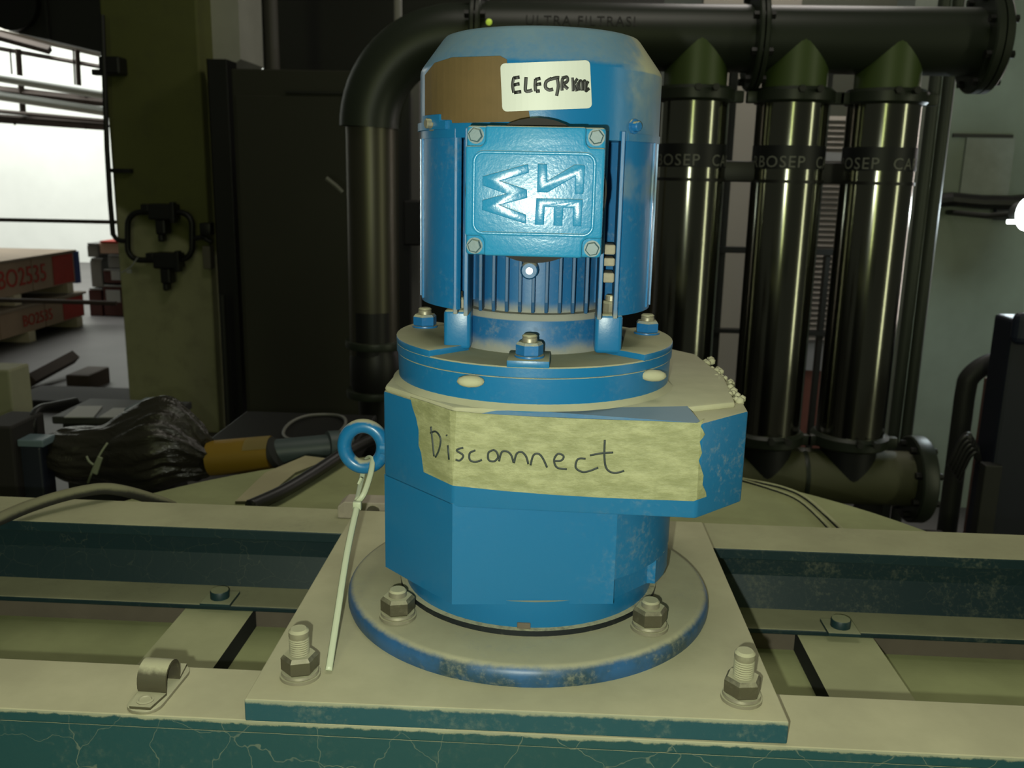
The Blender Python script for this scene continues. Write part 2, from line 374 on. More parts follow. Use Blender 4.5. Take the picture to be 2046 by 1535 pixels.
# olive and cream column on the left, pale block over it
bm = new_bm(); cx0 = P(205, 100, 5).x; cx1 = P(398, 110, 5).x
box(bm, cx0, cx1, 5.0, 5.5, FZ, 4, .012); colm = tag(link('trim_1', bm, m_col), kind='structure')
bm = new_bm(); box(bm, cx1, P(428, 400, 5.25).x, 5.1, 5.5, FZ, P(400, 112, 5).z); link('column_side', bm, m_dark, colm)
bm = new_bm(); prism(bm, [(P(392, 0, 5.2).x, 3.0), (P(392, 0, 5.2).x, P(400, 106, 5.2).z), (P(455, 100, 5.2).x, P(455, 138, 5.2).z), (P(478, 60, 5.2).x, P(478, 118, 5.2).z), (P(478, 0, 5.2).x, 3.0)], 5.2, 5.6, 'y'); link('pale_block', bm, m_concw, colm)

# ================================================================= GROUND UNDER THE MACHINE
LC = (-.04, .72); LR = .60
tank = empty('tank', (LC[0], LC[1], FZ), 'round steel tank with dusty green lid under the two beams', 'tank')
def tp(name, bm, mat, par=None, smooth=None):
    o = link(name, bm, mat, par or tank, smooth); o.matrix_parent_inverse = Matrix.Translation(-tank.location) if (par is None) else Matrix(); return o
LZ = -.112
bm = new_bm(); lathe(bm, [(.57, FZ), (.57, LZ-.02)], 64, (LC[0], LC[1], 0)); tp('tank_shell', bm, m_dark, smooth=40)
bm = new_bm(); lathe(bm, [(LR, LZ-.02), (LR, LZ-.003), (LR-.004, LZ)], 96, (LC[0], LC[1], 0)); tp('lid', bm, m_lid, smooth=40)
for u0, u1 in ((-.327, -.265), (.2205, .286)):
    bm = new_bm(); box(bm, u0, u1, .47, .80, LZ, -.0934); o = tp('spacer_plate', bm, m_pad)
for pts, r in (([Q(1478, 958, LZ), Q(1560, 975, LZ), Q(1615, 1000, LZ), Q(1690, 1068, LZ)], .0035), ([Q(1440, 950, LZ), Q(1530, 975, LZ), Q(1600, 1003, LZ), Q(1668, 1068, LZ)], .003)):
    bm = new_bm(); tube(bm, catmull(pts), r, 8); tp('lid_weld_seam', bm, m_pad, smooth=60)
bm = new_bm(); prism(bm, [tuple(Q(u, v, LZ)[:2]) for u, v in ((470, 1008), (530, 950), (610, 916), (660, 922), (590, 950), (520, 1008))], LZ, LZ+.004); tp('lid_strip', bm, dusty('tan_strip', (.1, .1, .06), lo=.2, hi=.5, dust=(.36, .33, .20)))
bm = new_bm(); bx(bm, -60, 1219, 1000, 1240, .752, .004); 
bmesh.ops.delete(bm, geom=bm.verts[:], context='VERTS')
box(bm, -.52, .46, .7535, .757, LZ, -.0934); tp('gap_strip', bm, m_drab)  # recessed brown strip closing the gap below the rear flange

# ================================================================= BEAMS
def channel(name, x0, x1, yweb, ytoe, z1, h, tf, tw, mat, label, foot=False):
    yc = (yweb+ytoe)/2; root = empty(name, (0, yc, z1-h), label, 'beam', 'steel channel beams under the motor plate')
    s = 1 if ytoe > yweb else -1
    def ad(nm, bm): o = link(nm, bm, mat, root); o.matrix_parent_inverse = Matrix.Translation(-root.location)
    a, b = sorted((yweb, ytoe))
    bm = new_bm(); box(bm, x0, x1, a, b, z1-tf, z1, .0012); ad('top_flange', bm)
    bm = new_bm(); box(bm, x0, x1, a, b, z1-h, z1-h+.005, .0012); ad('bottom_flange', bm)
    bm = new_bm(); a, b = sorted((yweb+s*.0004, yweb+s*tw)); box(bm, x0, x1, a, b, z1-h+.005, z1-tf)
    if foot: prism(bm, [(ytoe+(yweb-ytoe)*.86, z1-tf-.040), (ytoe+(yweb-ytoe)*.90, z1-tf-.034), (yweb, z1-tf-.034), (yweb, z1-h+.004), (ytoe+(yweb-ytoe)*.66, z1-h+.004)], x0, x1, 'x')
    ad('web', bm)
    return root
channel('channel_beam', -.80, .80, .4625, .5175, -.0142, .084, .008, .007, m_front, 'front teal channel beam with cracked paint under the plate edge')
channel('channel_beam', -1.0, 1.0, .804, .745, -.0142, .079, .010, .007, m_back, 'rear dark navy channel beam with dusty flange behind the motor', True)
# square washers with bolts on the rear beam
def sqbolt(x, y, rz, label):
    z = -.0882
    r = empty('washer_bolt', (x, y, z), label, 'bolt', 'bolts with square washers on the rear beam', rz)
    bm = new_bm(); box(bm, -.0138, .0138, -.0138, .0138, 0, .0030, .0005); link('square_washer', bm, m_washer, r)
    bm = new_bm(); lathe(bm, [(.0085, .0030), (.0085, .0092), (.0078, .0102)], 20); link('bolt_head', bm, m_washer, r, 40)
    return r
p = Q(440, 1200, -.0885); sqbolt(p.x, p.y, 0, 'navy bolt on a square washer, left of the motor plate')
p = Q(1678, 1258, -.0885); sqbolt(p.x, p.y, 0, 'navy bolt on a square washer, right of the motor plate')

# ================================================================= MOUNTING PLATE
AX, AY = -.0145, .615
bm = new_bm(); box(bm, -.1545, .1545, -.152, .152, -.0138, 0, .0008)
pl = link('mounting_plate', bm, m_plate, loc=(-.0185, .615, 0)); pl.rotation_euler[2] = math.radians(.55)
tag(pl, 'square dusty steel plate with teal edges carrying the blue motor', 'plate')

# ================================================================= GEAR MOTOR
gm = empty('gear_motor', (AX, AY, 0), 'blue vertical gear motor bolted on the dusty square plate', 'motor')
def gp(name, bm, mat, smooth=None, par=None, label=None):
    o = link(name, bm, mat, par or gm, smooth)
    if label: o['label'] = label
    return o
# output flange disc
bm = new_bm()
prof = [(.1275, 0), (.1285, .003), (.1285, .006)]+[(.1225+.006*math.cos(t), .006+.007*math.sin(t)) for t in [i*PI/16 for i in range(1, 9)]]+[(.095, .0138), (.04, .0140)]
lathe(bm, prof, 96); gp('output_flange', bm, m_ring, 35)
bm = new_bm(); lathe(bm, [(.0915, .0138), (.0915, .0175), (.089, .0178)], 72); gp('base_seat', bm, m_seat, 40)
bm = new_bm(); lathe(bm, [(.0875, .0170), (.0885, .024), (.0890, .036)], 72); gp('lower_ring', bm, m_house, 50)
# gear housing
def arc(cx, cy, r, a0, a1, n): return [(cx+r*math.cos(math.radians(a0+(a1-a0)*i/n)), cy+r*math.sin(math.radians(a0+(a1-a0)*i/n))) for i in range(n+1)]
lowp = [(-.0963, -.0401), (-.0449, -.0915), (.056, -.0815)]+arc(.0, -.0, .0985, -48, 62, 14)+[(.03, .098), (-.05, .098), (-.0975, .05)]
cut = [(-.0963, -.0401), (-.0449, -.0915), (.056, -.0815), (.0565, -.0745), (.0800, -.0490)]+arc(0, 0, .0985, -30, 62, 10)+[(.03, .098), (-.05, .098), (-.0975, .05)]
upp = [(-.0963, -.0401), (-.0449, -.0915), (.1018, -.0955), (.1346, -.0627), (.139, .02), (.131, .10), (.112, .125), (-.05, .125), (-.0975, .08)]
bm = new_bm(); prism(bm, lowp, .050, .100); prism(bm, cut, .0335, .050)
prism(bm, upp, .0975, .1570, bw=.0018)
gp('gear_housing', bm, m_house, 30)
bm = new_bm(); prism(bm, [(-.0955, -.0398), (-.0447, -.0905), (-.012, -.0910), (.0955, -.0720), (.128, -.055), (.134, .02), (.126, .10), (.11, .12), (-.05, .12), (-.0955, .08)], .1560, .1608, bw=.0022)
gp('dust_layer', bm, m_dustonly, 30)
bm = new_bm(); vv = [bm.verts.new(p) for p in ((-.030, -.0918, .1570), (.1012, -.0952, .1568), (.0960, -.0700, .1606), (-.014, -.0900, .1604), (-.030, -.0900, .1550), (.1012, -.0930, .1550), (.0960, -.0690, .1550), (-.014, -.0890, .1550))]
for f_ in ((0, 1, 2, 3), (4, 5, 6, 7), (0, 1, 5, 4), (1, 2, 6, 5), (2, 3, 7, 6), (3, 0, 4, 7)): bm.faces.new([vv[i] for i in f_])
gp('housing_bevel', bm, m_halfdust)
bm = new_bm(); lathe(bm, [(.0955, .1606), (.0935, .1622), (.0905, .1650)], 72, cap=False, a0=math.radians(-185), a1=math.radians(-10)); o = gp('dust_fillet', bm, m_dustonly, 180)
bm = new_bm()
for i in range(46):
    t = random.random(); a = Vector((.133, -.045)).lerp(Vector((.132, .10)), t); r = .0012+.0022*random.random()
    bmesh.ops.create_icosphere(bm, subdivisions=1, radius=r, matrix=Matrix.Translation((a.x+random.uniform(-.004, .004), a.y, .1575+random.random()*.0025)))
o = gp('dust_clumps', bm, m_dustonly, 180); o['kind'] = 'stuff'
# small chip in the ring front
bm = new_bm(); box(bm, -.004, .0045, -.0892, -.086, .0175, .0215, .0006); gp('locating_key', bm, m_drab)
# lower (gearbox side) flange and motor flange
bm = new_bm(); lathe(bm, [(.0912, .158), (.0915, .160), (.0922, .1793), (.0918, .1797)], 96); gp('adapter_flange', bm, m_blue, 40)
bm = new_bm(); lathe(bm, [(.0918, .1797), (.0930, .1803), (.0930, .1858), (.0922, .1865), (.05, .1865)], 96); gp('motor_flange', bm, m_blue, 40)
bm = new_bm()
def sector(a0, a1, r0, r1, z0, z1):
    n = 12; prism(bm, arc(0, 0, r1, a0, a1, n)+arc(0, 0, r0, a1, a0, n), z0, z1, bw=.0005)
sector(150, 228, .060, .0932, .186, .1902); sector(-42, 30, .060, .0932, .186, .1902); sector(66, 114, .060, .0932, .186, .1902)
prism(bm, [(-.0135, -.0925), (.0115, -.0925), (.0115, -.062), (-.0135, -.062)], .186, .1902, bw=.0005)
gp('flange_pads', bm, m_blue, 40)
for x, y in ((-.034, -.0885), (.074, -.0575)):
    bm = new_bm(); bmesh.ops.create_icosphere(bm, subdivisions=2, radius=.0085, matrix=Matrix.Translation((x*1.02, y*1.02, .1765)) @ Matrix.Diagonal((1, .55, .45, 1)).to_4x4()); gp('flange_tab', bm, m_dustonly, 180)
# flange nuts
def fbolt(ang, rot):
    x, y = .0795*math.cos(math.radians(ang)), .0795*math.sin(math.radians(ang))
    bm = new_bm(); lathe(bm, [(.0088, .1900), (.0090, .1906), (.0088, .1914)], 28, (x, y, 0)); wsh = gp('flange_washer', bm, m_bluebolt, 40)
    bm = new_bm(); hexnut(bm, (x, y), .0083, .1912, .0082, rot); nut = gp('flange_nut', bm, m_bluebolt)
    bm = new_bm(); lathe(bm, [(.0046, .196), (.0046, .2012), (.0043, .2018), (.0046, .2024), (.0046, .2030), (.0036, .2038)], 20, (x, y, 0)); gp('stud_end', bm, m_thread, 30, par=nut)
for a, r in ((-90.5, .18), (12, .5), (167, .4), (90, .1)): fbolt(a, r)
# end shield with lugs
bm = new_bm(); lathe(bm, [(.0535, .186), (.0515, .189), (.0505, .194), (.0505, .2095), (.0495, .2110), (.0455, .2114)], 72); gp('end_shield', bm, m_cast, 40)
for sx in (-1, 1):
    for sy in (-1, 1):
        cx, cy = sx*.0475, sy*.0405
        bm = new_bm(); prism(bm, [(cx-.0085, cy-.009), (cx+.0085, cy-.009), (cx+.0085, cy+.010), (cx-.0085, cy+.010)], .1875, .2125, bw=.0025, seg=3); lg = gp('mounting_lug', bm, m_blue, 40)
        bm = new_bm(); hexnut(bm, (cx+sx*.001, cy), .0062, .2125, .0075, .3); lathe(bm, [(.0035, .2195), (.0035, .223), (.0028, .2236)], 14, (cx+sx*.001, cy, 0)); gp('lug_nut', bm, m_thread, par=lg)
# finned body
bm = new_bm(); lathe(bm, [(.0445, .2100), (.0445, .325)], 64); gp('motor_body', bm, m_cast, 50)
fin = None
for i in range(11):
    x = -.041+i*.0082
    if abs(x) < .0430:
        bm = new_bm(); yf = -.0560+.004*abs(x)/.04
        w0 = .0011
        pts = [(yf, .322), (yf, .2195), (yf+.003, .2125), (-.030, .2118), (-.030, .322)]
        prism(bm, pts, x-w0, x+w0, 'x', bw=.0004, seg=1); gp('cooling_fin', bm, m_fin)
for s in (-1, 1):
    for j in range(5):
        ang = math.radians(-90+s*(62+j*13)) if s > 0 else math.radians(-90-(62+j*13)); c, sn = math.cos(ang), math.sin(ang)
        bm = new_bm(); pts = [(.040*c-.001*sn, .040*sn+.001*c), (.070*c-.001*sn, .070*sn+.001*c), (.070*c+.001*sn, .070*sn-.001*c), (.040*c+.001*sn, .040*sn-.001*c)]
        prism(bm, pts, .216, .320); gp('cooling_fin', bm, m_cast)
bm = new_bm(); lathe(bm, [(.0045, -.0620), (.0055, -.0600), (.0055, -.045)], 20, (-.0025, 0, .2395), 'y'); bs = gp('earth_boss', bm, m_cast, 40)
bm = new_bm(); lathe(bm, [(.0021, -.0628), (.0021, -.058)], 14, (-.0025, 0, .2395), 'y'); gp('bright_screw', bm, plain('bright_zinc', (.6, .62, .62), .3, 1.0), par=bs)
# shroud posts beside the terminal box and the dusty strips
for x in (-.0475, -.0405, .0405, .0505):
    bm = new_bm(); box(bm, x-.0013, x+.0013, -.066 if abs(x) < .045 else -.060, -.035, .2115, .322, .0005); gp('side_rib', bm, m_cast)
for sx in (1,):
    bm = new_bm()
    for z0, z1 in ((.2330, .2390), (.2430, .2480), (.2500, .2560)): box(bm, sx*.0455-.0035, sx*.0455+.0035, -.0575, -.04, z0, z1, .001)
    gp('body_clip', bm, plain('pinkish_dusty_clip', (.32, .29, .22), .8, var=.3, scale=200))
# side shrouds
for s in (-1, 1):
    a0, a1 = (math.radians(180-50), math.radians(180+53)) if s < 0 else (math.radians(-46), math.radians(50))
    bm = new_bm(); zl = .2145 if s < 0 else .2125
    arcshell(bm, .0738, .0762, a0, a1, zl, .3185, 28)
    # rolled seam near the middle of the sheet
    am = math.radians(180+17) if s < 0 else math.radians(-20)
    for da in (0, .16, .30): arcshell(bm, .0755, .0772, am+s*da, am+s*da+.035, zl+.002, .317, 2)
    gp('side_shroud', bm, m_shroud, 40)
# fan cover
bm = new_bm()
prof = [(.0745, .3165), (.0768, .3165), (.0768, .3560), (.0764, .3580), (.0752, .3602), (.0625, .3772), (.0610, .3787), (.0585, .3795), (.02, .3795)]
lathe(bm, prof, 96); fc = gp('fan_cover', bm, m_fan, 40)
bm = new_bm(); arcshell(bm, .0768, .0776, math.radians(-46), math.radians(-2), .3167, .3210, 14); gp('cover_rim', bm, m_fan, 40)
bm = new_bm()
arcshell(bm, .0766, .0786, math.radians(188), math.radians(226), .3215, .3262, 10); arcshell(bm, .0766, .0788, math.radians(205), math.radians(222), .3255, .3300, 8)
gp('cover_clamp_strap', bm, m_blue, 40)
for a in (-43, 214):
    c, s_ = math.cos(math.radians(a)), math.sin(math.radians(a)); mt = Matrix.Translation((.0772*c, .0772*s_, .3250)) @ Matrix.Rotation(math.radians(a), 4, 'Z') @ Matrix.Rotation(PI/2, 4, 'Y')
    b2 = new_bm(); lathe(b2, [(.0044, 0), (.0044, .0012), (.0030, .0014), (.0030, .0040), (.0024, .0046)], 12); bmesh.ops.transform(b2, matrix=mt, verts=b2.verts)
    gp('cover_screw', b2, m_thread if a > 0 else m_bluebolt, 30, par=fc)
# terminal box
tb = new_bm(); box(tb, -.0355, .0365, -.0985, -.050, .2545, .3200, .006, 3); tbo = gp('terminal_box', tb, m_blue, 40)
bm = new_bm(); lathe(bm, [(.0392, -.1000), (.0392, -.096)], 48, (.0005, 0, .287), 'y'); b3 = bm
gp('box_gasket', bm, m_gasket, 40, par=tbo)
cx, cz, hw, hh = .0006, .2868, .0372, .0343
yF = -.1148
bm = new_bm(); rc = .0105
pts = []
n = 5
# outline with the four screw corners cut back
def corner(sx, sz):
    x, zc = cx+sx*hw, cz+sz*hh
    return [(x, zc-sz*rc), (x-sx*rc*.80, zc-sz*rc), (x-sx*rc, zc-sz*rc*.80), (x-sx*rc, zc)]
pts = corner(1, 1)+corner(-1, 1)[::-1]+corner(-1, -1)+corner(1, -1)[::-1]
prism(bm, pts, yF, yF+.010, 'y', bw=.0014, seg=3)
box(bm, cx-hw, cx+hw, yF+.004, yF+.0155, cz-hh, cz+hh, .002, 3)
cov = gp('box_cover', bm, m_boxc, 40, par=tbo)
for sx in (-1, 1):
    for sz in (-1, 1):
        b2 = new_bm(); hexnut(b2, (0, 0), .0039, 0, .0034, .2*sx); lathe(b2, [(.0045, -.0006), (.0045, .0003)], 16)
        bmesh.ops.transform(b2, matrix=Matrix.Translation((cx+sx*(hw-.0050), yF+.0042, cz+sz*(hh-.0050))) @ Matrix.Rotation(PI/2, 4, 'X'), verts=b2.verts)
        gp('cover_screw', b2, m_scr, par=tbo)
# raised emblem : S E W, turned on its side, in a rounded frame (one letter each)
def zc2(px, py): # cover picture coordinates -> box plane
    return (cx-hw+(px-240)/(1590-240)*2*hw, cz+hh-(py-150)/(1395-150)*2*hh)
letters = [
 [(945, 500), (1035, 500), (1042, 658), (1300, 500), (1390, 503), (1402, 520), (1394, 775), (1312, 775), (1308, 612), (1045, 770), (945, 768)],
 [(940, 825), (1390, 825), (1385, 1085), (1300, 1085), (1297, 910), (1207, 910), (1200, 1085), (1115, 1085), (1112, 907), (1025, 907), (1020, 1080), (930, 1080)],
 [(850, 502), (862, 585), (592, 668), (845, 745), (852, 825), (592, 898), (842, 985), (845, 1075), (412, 950), (412, 855), (640, 790), (412, 715), (412, 628)]]
for L in letters:
    bm = new_bm(); prism(bm, [zc2(*p) for p in L], yF+.0004, yF-.0011, 'y', bw=.0005, seg=2, only='hi'); gp('emblem_letter', bm, m_boxc, 40, par=tbo)
def rrect(x0, y0, x1, y1, r, n=6):
    o = []
    for (px, py, a) in ((x1-r, y0+r, -90), (x1-r, y1-r, 0), (x0+r, y1-r, 90), (x0+r, y0+r, 180)):
        for i in range(n+1): t = math.radians(a+90*i/n); o.append((px+r*math.cos(t), py+r*math.sin(t)))
    return o
bm = new_bm(); tube(bm, [(a, yF+.0002, b) for a, b in (zc2(*p) for p in rrect(325, 400, 1495, 1175, 95))], .0011, 8, closed=True, up=(0, 1, 0), flat=.7); gp('emblem_frame', bm, m_boxc, 180, par=tbo)
tbo.rotation_euler[2] = math.radians(-1.8); tbo.location = (.0036, 0, 0)
# lifting eye on the left flank
bm = new_bm(); ec = (-.1185, .0, .1062)
tube(bm, [(ec[0]+.0139*math.cos(t), 0, ec[2]+.0151*math.sin(t)) for t in [i*2*PI/40 for i in range(40)]], .0051, 14, closed=True, up=(0, 1, 0))
lathe(bm, [(.0062, -.106), (.0062, -.0965), (.0085, -.0965), (.0085, -.094)], 18, (0, 0, ec[2]), 'x')
gp('lifting_eye', bm, dusty('eye_paint', BLUE, lo=.55, hi=.9, side=.12, rough=.3), 50)

# ---------------- labels and tape stuck on the motor
def cyl(u, v, R, off=0):
    """where a sight line meets the fan cover's cylinder (world point)"""
    d = ray(u, v); ox, oy = -AX, -AY
    a = d[0]**2+d[1]**2; b = 2*(ox*d[0]+oy*d[1]); c = ox*ox+oy*oy-R*R
    t = (-b-math.sqrt(max(b*b-4*a*c, 0)))/(2*a); p = CAM+d*t
    n = Vector((p[0]-AX, p[1]-AY, 0)).normalized(); return Vector(p)+n*off
def patch(quad, nu, nv, fn, th):
    """thin bent sheet between four picture corners TL TR BR BL"""
    bm = new_bm(); g = []
    for j in range(nv+1):
        r = []
        for i in range(nu+1):
            s, t = i/nu, j/nv
            x = (quad[0][0]*(1-s)+quad[1][0]*s)*(1-t)+(quad[3][0]*(1-s)+quad[2][0]*s)*t
            y = (quad[0][1]*(1-s)+quad[1][1]*s)*(1-t)+(quad[3][1]*(1-s)+quad[2][1]*s)*t
            r.append(bm.verts.new(fn(x, y)))
        g.append(r)
    for j in range(nv):
        for i in range(nu): bm.faces.new((g[j][i], g[j+1][i], g[j+1][i+1], g[j][i+1]))
    bmesh.ops.recalc_face_normals(bm, faces=bm.faces)
    f = bm.faces[:]; r = bmesh.ops.solidify(bm, geom=f, thickness=th); return bm
RC = .0768
def sheet(outline, fn, th):
    """thin sheet with a free outline in picture coordinates, gridded so that it bends with the surface"""
    bm = new_bm(); vs = [bm.verts.new((x, y, 0)) for x, y in outline]; bm.faces.new(vs)
    xs = [p[0] for p in outline]; x = math.floor(min(xs)/12)*12+12
    while x < max(xs):
        bmesh.ops.bisect_plane(bm, geom=bm.verts[:]+bm.edges[:]+bm.faces[:], plane_co=(x, 0, 0), plane_no=(1, 0, 0)); x += 12
    for v in bm.verts: v.co = fn(v.co.x, v.co.y)
    bmesh.ops.recalc_face_normals(bm, faces=bm.faces)
    bmesh.ops.solidify(bm, geom=bm.faces[:], thickness=th); return bm
# brown residue patch
o = link('residue_patch', sheet([(851, 150), (870, 126), (905, 115), (1000, 112), (1013, 119), (1018, 160), (1024, 214), (1056, 218), (1060, 243), (905, 246), (904, 240), (874, 239), (873, 250), (851, 253)], lambda u, v: cyl(u, v, RC, .0005), .0002), m_brown)
tag(o, 'brown rectangular adhesive residue on the left of the fan cover', 'residue patch')
# white sticker
q = rrect(1003, 124, 1179, 220, 9, 4)
def skew(p): # rotate the rounded rectangle a little like the photo's
    x, y = p; return (x-1090)*1.0+(y-172)*.045+1090, y-(x-1090)*.040
lab = link('sticker', sheet([skew(p) for p in q], lambda u, v: cyl(u, v, RC, .0008), .0004), m_sticker)
tag(lab, 'white sticker handwritten in black on the fan cover', 'label')
def strokes(name, lines, fn, r, mat, parent, flat=.25, nrm=(0, -1, 0), sub=5):
    bm = new_bm()
    for ln in lines:
        pts = catmull([(a, b, 0) for a, b in ln], sub) if len(ln) > 2 else [Vector((*ln[0], 0)), Vector((*ln[0], 0)).lerp(Vector((*ln[-1], 0)), .5), Vector((*ln[-1], 0))]
        tube(bm, [fn(p.x, p.y) for p in pts], r, 8, flat=flat, up=nrm)
    return link(name, bm, mat, parent, 180)
def zs(l): return [(820+x*560/2046, 20+y*560/2046) for x, y in l]
E1 = [[(760, 495), (752, 550), (760, 605)], [(755, 500), (800, 492)], [(757, 550), (800, 540)], [(760, 605), (812, 598)],
 [(848, 492), (845, 540), (845, 590), (875, 592), (890, 585)],
 [(915, 505), (912, 550), (915, 595)], [(912, 510), (950, 500)], [(914, 548), (955, 540)], [(916, 595), (945, 592)],
 [(1030, 500), (990, 525), (985, 565), (1010, 585), (1040, 578)],
 [(1020, 508), (1060, 496), (1085, 496)], [(1068, 500), (1075, 560), (1063, 628)],
 [(1105, 500), (1100, 550), (1102, 590)], [(1102, 500), (1135, 492), (1140, 520), (1108, 545), (1130, 565), (1145, 580)],
 [(1175, 495), (1178, 540), (1180, 595)], [(1212, 500), (1188, 545), (1208, 595)], [(1215, 530), (1208, 565), (1222, 590)], [(1225, 590), (1222, 530), (1240, 525), (1245, 590)], [(1250, 590), (1252, 530), (1268, 525), (1268, 585), (1285, 585)], [(1290, 520), (1275, 550), (1278, 580), (1300, 572)]]
strokes('handwriting', [zs(l) for l in E1], lambda u, v: cyl(u, v, RC, .0011), .0011, m_ink, lab)
# masking tape across left facet and front
YT = AY-.0895
def front_pt(u, v, off=.0006):
    p = P(u, v, AY-.0890)
    # slight slope of the front face of the housing's upper half
    d = ray(u, v); n = Vector((.0040, .1467, 0)); n.normalize()
    a = Vector((AX-.0449, AY-.0915, 0)); den = d[0]*n.x+d[1]*n.y; t = ((a.x-0)*n.x+(a.y-0)*n.y)/den; p = Vector(CAM+d*t)
    if p.x < AX-.0449:
        n = Vector((.0525, .0525, 0)); n.normalize(); den = d[0]*n.x+d[1]*n.y; t = (a.x*n.x+a.y*n.y)/den; p = Vector(CAM+d*t)
    if p.x > AX+.1018:
        a = Vector((AX+.1018, AY-.0955, 0)); n = Vector((-.0328, .0328, 0)); n.normalize(); den = d[0]*n.x+d[1]*n.y; t = (a.x*n.x+a.y*n.y)/den; p = Vector(CAM+d*t)
    return p-n*off
top = [(821, 793), (862, 806), (905, 821), (960, 826), (1060, 832), (1200, 838), (1300, 841), (1393, 845), (1405, 838)]
rgt = [(1400, 852), (1407, 868), (1398, 882), (1401, 905), (1396, 920), (1404, 950), (1402, 968), (1409, 984), (1410, 992)]
bot = [(1386, 1001), (1300, 998), (1200, 994), (1100, 988), (1000, 980), (905, 970), (848, 943)]
lft = [(843, 905), (838, 890), (838, 860), (833, 835), (826, 815)]
tp_ = link('masking_tape', sheet(top+rgt+bot+lft, lambda u, v: front_pt(u, v, .0006), .0003), m_tape)
tag(tp_, 'strip of yellowed masking tape reading Disconnect on the gear housing', 'tape')
def zd(l): return [(640+x*900/2046, 740+y*900/2046) for x, y in l]
D1 = [[(508, 255), (515, 320), (522, 390)], [(505, 285), (530, 278), (552, 310), (545, 360), (528, 395)],
 [(585, 340), (590, 405)], [(578, 292), (581, 297)], [(650, 350), (620, 362), (650, 385), (635, 408), (615, 404)],
 [(705, 362), (680, 375), (680, 405), (705, 415), (735, 405)], [(790, 360), (765, 372), (765, 405), (790, 412), (808, 392), (800, 368), (785, 360)],
 [(812, 412), (825, 370), (850, 368), (868, 385), (878, 418)], [(880, 420), (892, 378), (915, 370), (935, 390), (945, 425)],
 [(955, 430), (968, 385), (992, 378), (1012, 400), (1030, 440)],
 [(1062, 410), (1095, 408), (1105, 388), (1080, 378), (1062, 405), (1075, 440), (1120, 448)],
 [(1205, 400), (1170, 402), (1160, 440), (1190, 460), (1225, 455), (1262, 440)],
 [(1292, 315), (1290, 390), (1300, 445), (1335, 465), (1380, 455)], [(1225, 385), (1280, 375), (1330, 372)]]
strokes('handwriting', [zd(l) for l in D1], lambda u, v: front_pt(u, v, .0009), .00062, m_ink2, tp_)

# ================================================================= NUTS ON THE PLATE
def stud_bolt(x, y, z0, tall, rot, label):
    r = empty('stud_bolt', (x, y, z0), label, 'bolt', 'stud bolts holding the plate' if tall else 'stud bolts holding the round flange')
    bm = new_bm(); lathe(bm, [(.0120, 0), (.0120, .0020)], 32); lathe(bm, [(.0108, .0020), (.0112, .0026), (.0108, .0042)], 32); link('washer', bm, m_thread, r, 40)
    bm = new_bm(); hexnut(bm, (0, 0), .0111, .0042, .0108, rot); link('nut', bm, m_steel, r)
    zt = .031 if tall else .0195
    prof = [(.0056, .014)]; z = .0148
    while z < zt-.006: prof += [(.0060, z), (.0055, z+.0007)]; z += .0014
    prof += [(.0060, zt-.0045), (.0060, zt-.0015), (.0046, zt)]
    if not tall: prof = [(.0058, .014), (.0058, zt-.0012), (.0048, zt)]
    bm = new_bm(); lathe(bm, prof, 24); link('stud', bm, m_thread, r, 25)
    return r
def at(u, v, z): p = Q(u, v, z); return p.x, p.y
stud_bolt(*at(600, 1350, 0), 0, True, .3, 'tall dusty threaded stud and nut at the front left plate corner')
stud_bolt(*at(1481, 1396, 0), 0, True, .15, 'tall dusty threaded stud and nut at the front right plate corner')
stud_bolt(*at(795, 1232, .014), .0139, False, .25, 'short stud and nut on the round flange, left of the housing foot')
stud_bolt(*at(1297, 1254, .014), .0139, False, .12, 'short stud and nut on the round flange, right of the housing foot')
# clamp block at the rear left of the plate
cb = empty('clamp_block', (-.182, .79, -.0142), 'small dusty steel clamp block behind the left plate edge', 'clamp')
bm = new_bm(); prism(bm, [(-.012, 0), (.040, 0), (.040, .016), (-.006, .016), (-.012, .011)], -.010, .012, 'y', bw=.0008); link('block_body', bm, dusty('pink_dusty_steel', (.1, .08, .065), lo=-.6, hi=.2, dust=(.37, .33, .26), rough=.8), cb)
bm = new_bm(); lathe(bm, [(.006, -.0115), (.006, -.009)], 16, (.021, 0, .008), 'y'); link('block_screw', bm, m_steel, cb, 40)

# ================================================================= ZIP TIE
bm = new_bm(); rt = Vector((AX+ec[0], AY, 0)); 
ring_b = rt+Vector((.004, 0, .0912)); head = Vector((-.133, .594, .0620)); tip = Vector((*at(657, 1346, 0), .002))
hd = P(714, 1010, .590)
lp = catmull([hd+Vector((.000, .002, .002)), P(728, 985, .594), P(742, 940, .606), P(742, 915, AY), P(731, 922, .624), P(723, 955, .616), hd+Vector((-.001, .003, .003))], 6)
zt = empty('zip_tie', hd, 'white cable tie hanging from the blue lifting eye down to the plate', 'cable tie')
def zp(nm, bm, sm=None): o = link(nm, bm, m_tie, zt, sm); o.matrix_parent_inverse = Matrix.Translation(-zt.location)
tube(bm, lp, .0021, 8, flat=.45, up=(0, 1, .2)); zp('tie_loop', bm, 180)
bm = new_bm(); tl = [hd, hd.lerp(tip, .33)+Vector((-.001, 0, .002)), hd.lerp(tip, .7)+Vector((-.0005, 0, .001)), tip]
tube(bm, catmull(tl, 8), .0022, 8, flat=.4, up=(.2, -1, .3)); zp('tie_tail', bm, 180)
b2 = new_bm(); box(b2, -.0029, .0029, -.0022, .0022, -.003, .003, .0008); bmesh.ops.translate(b2, vec=hd, verts=b2.verts); zp('tie_head', b2, 40)
b2 = new_bm(); tube(b2, [P(716, 968, .598), P(722, 955, .600)], .0012, 6); zp('tie_burr', b2)

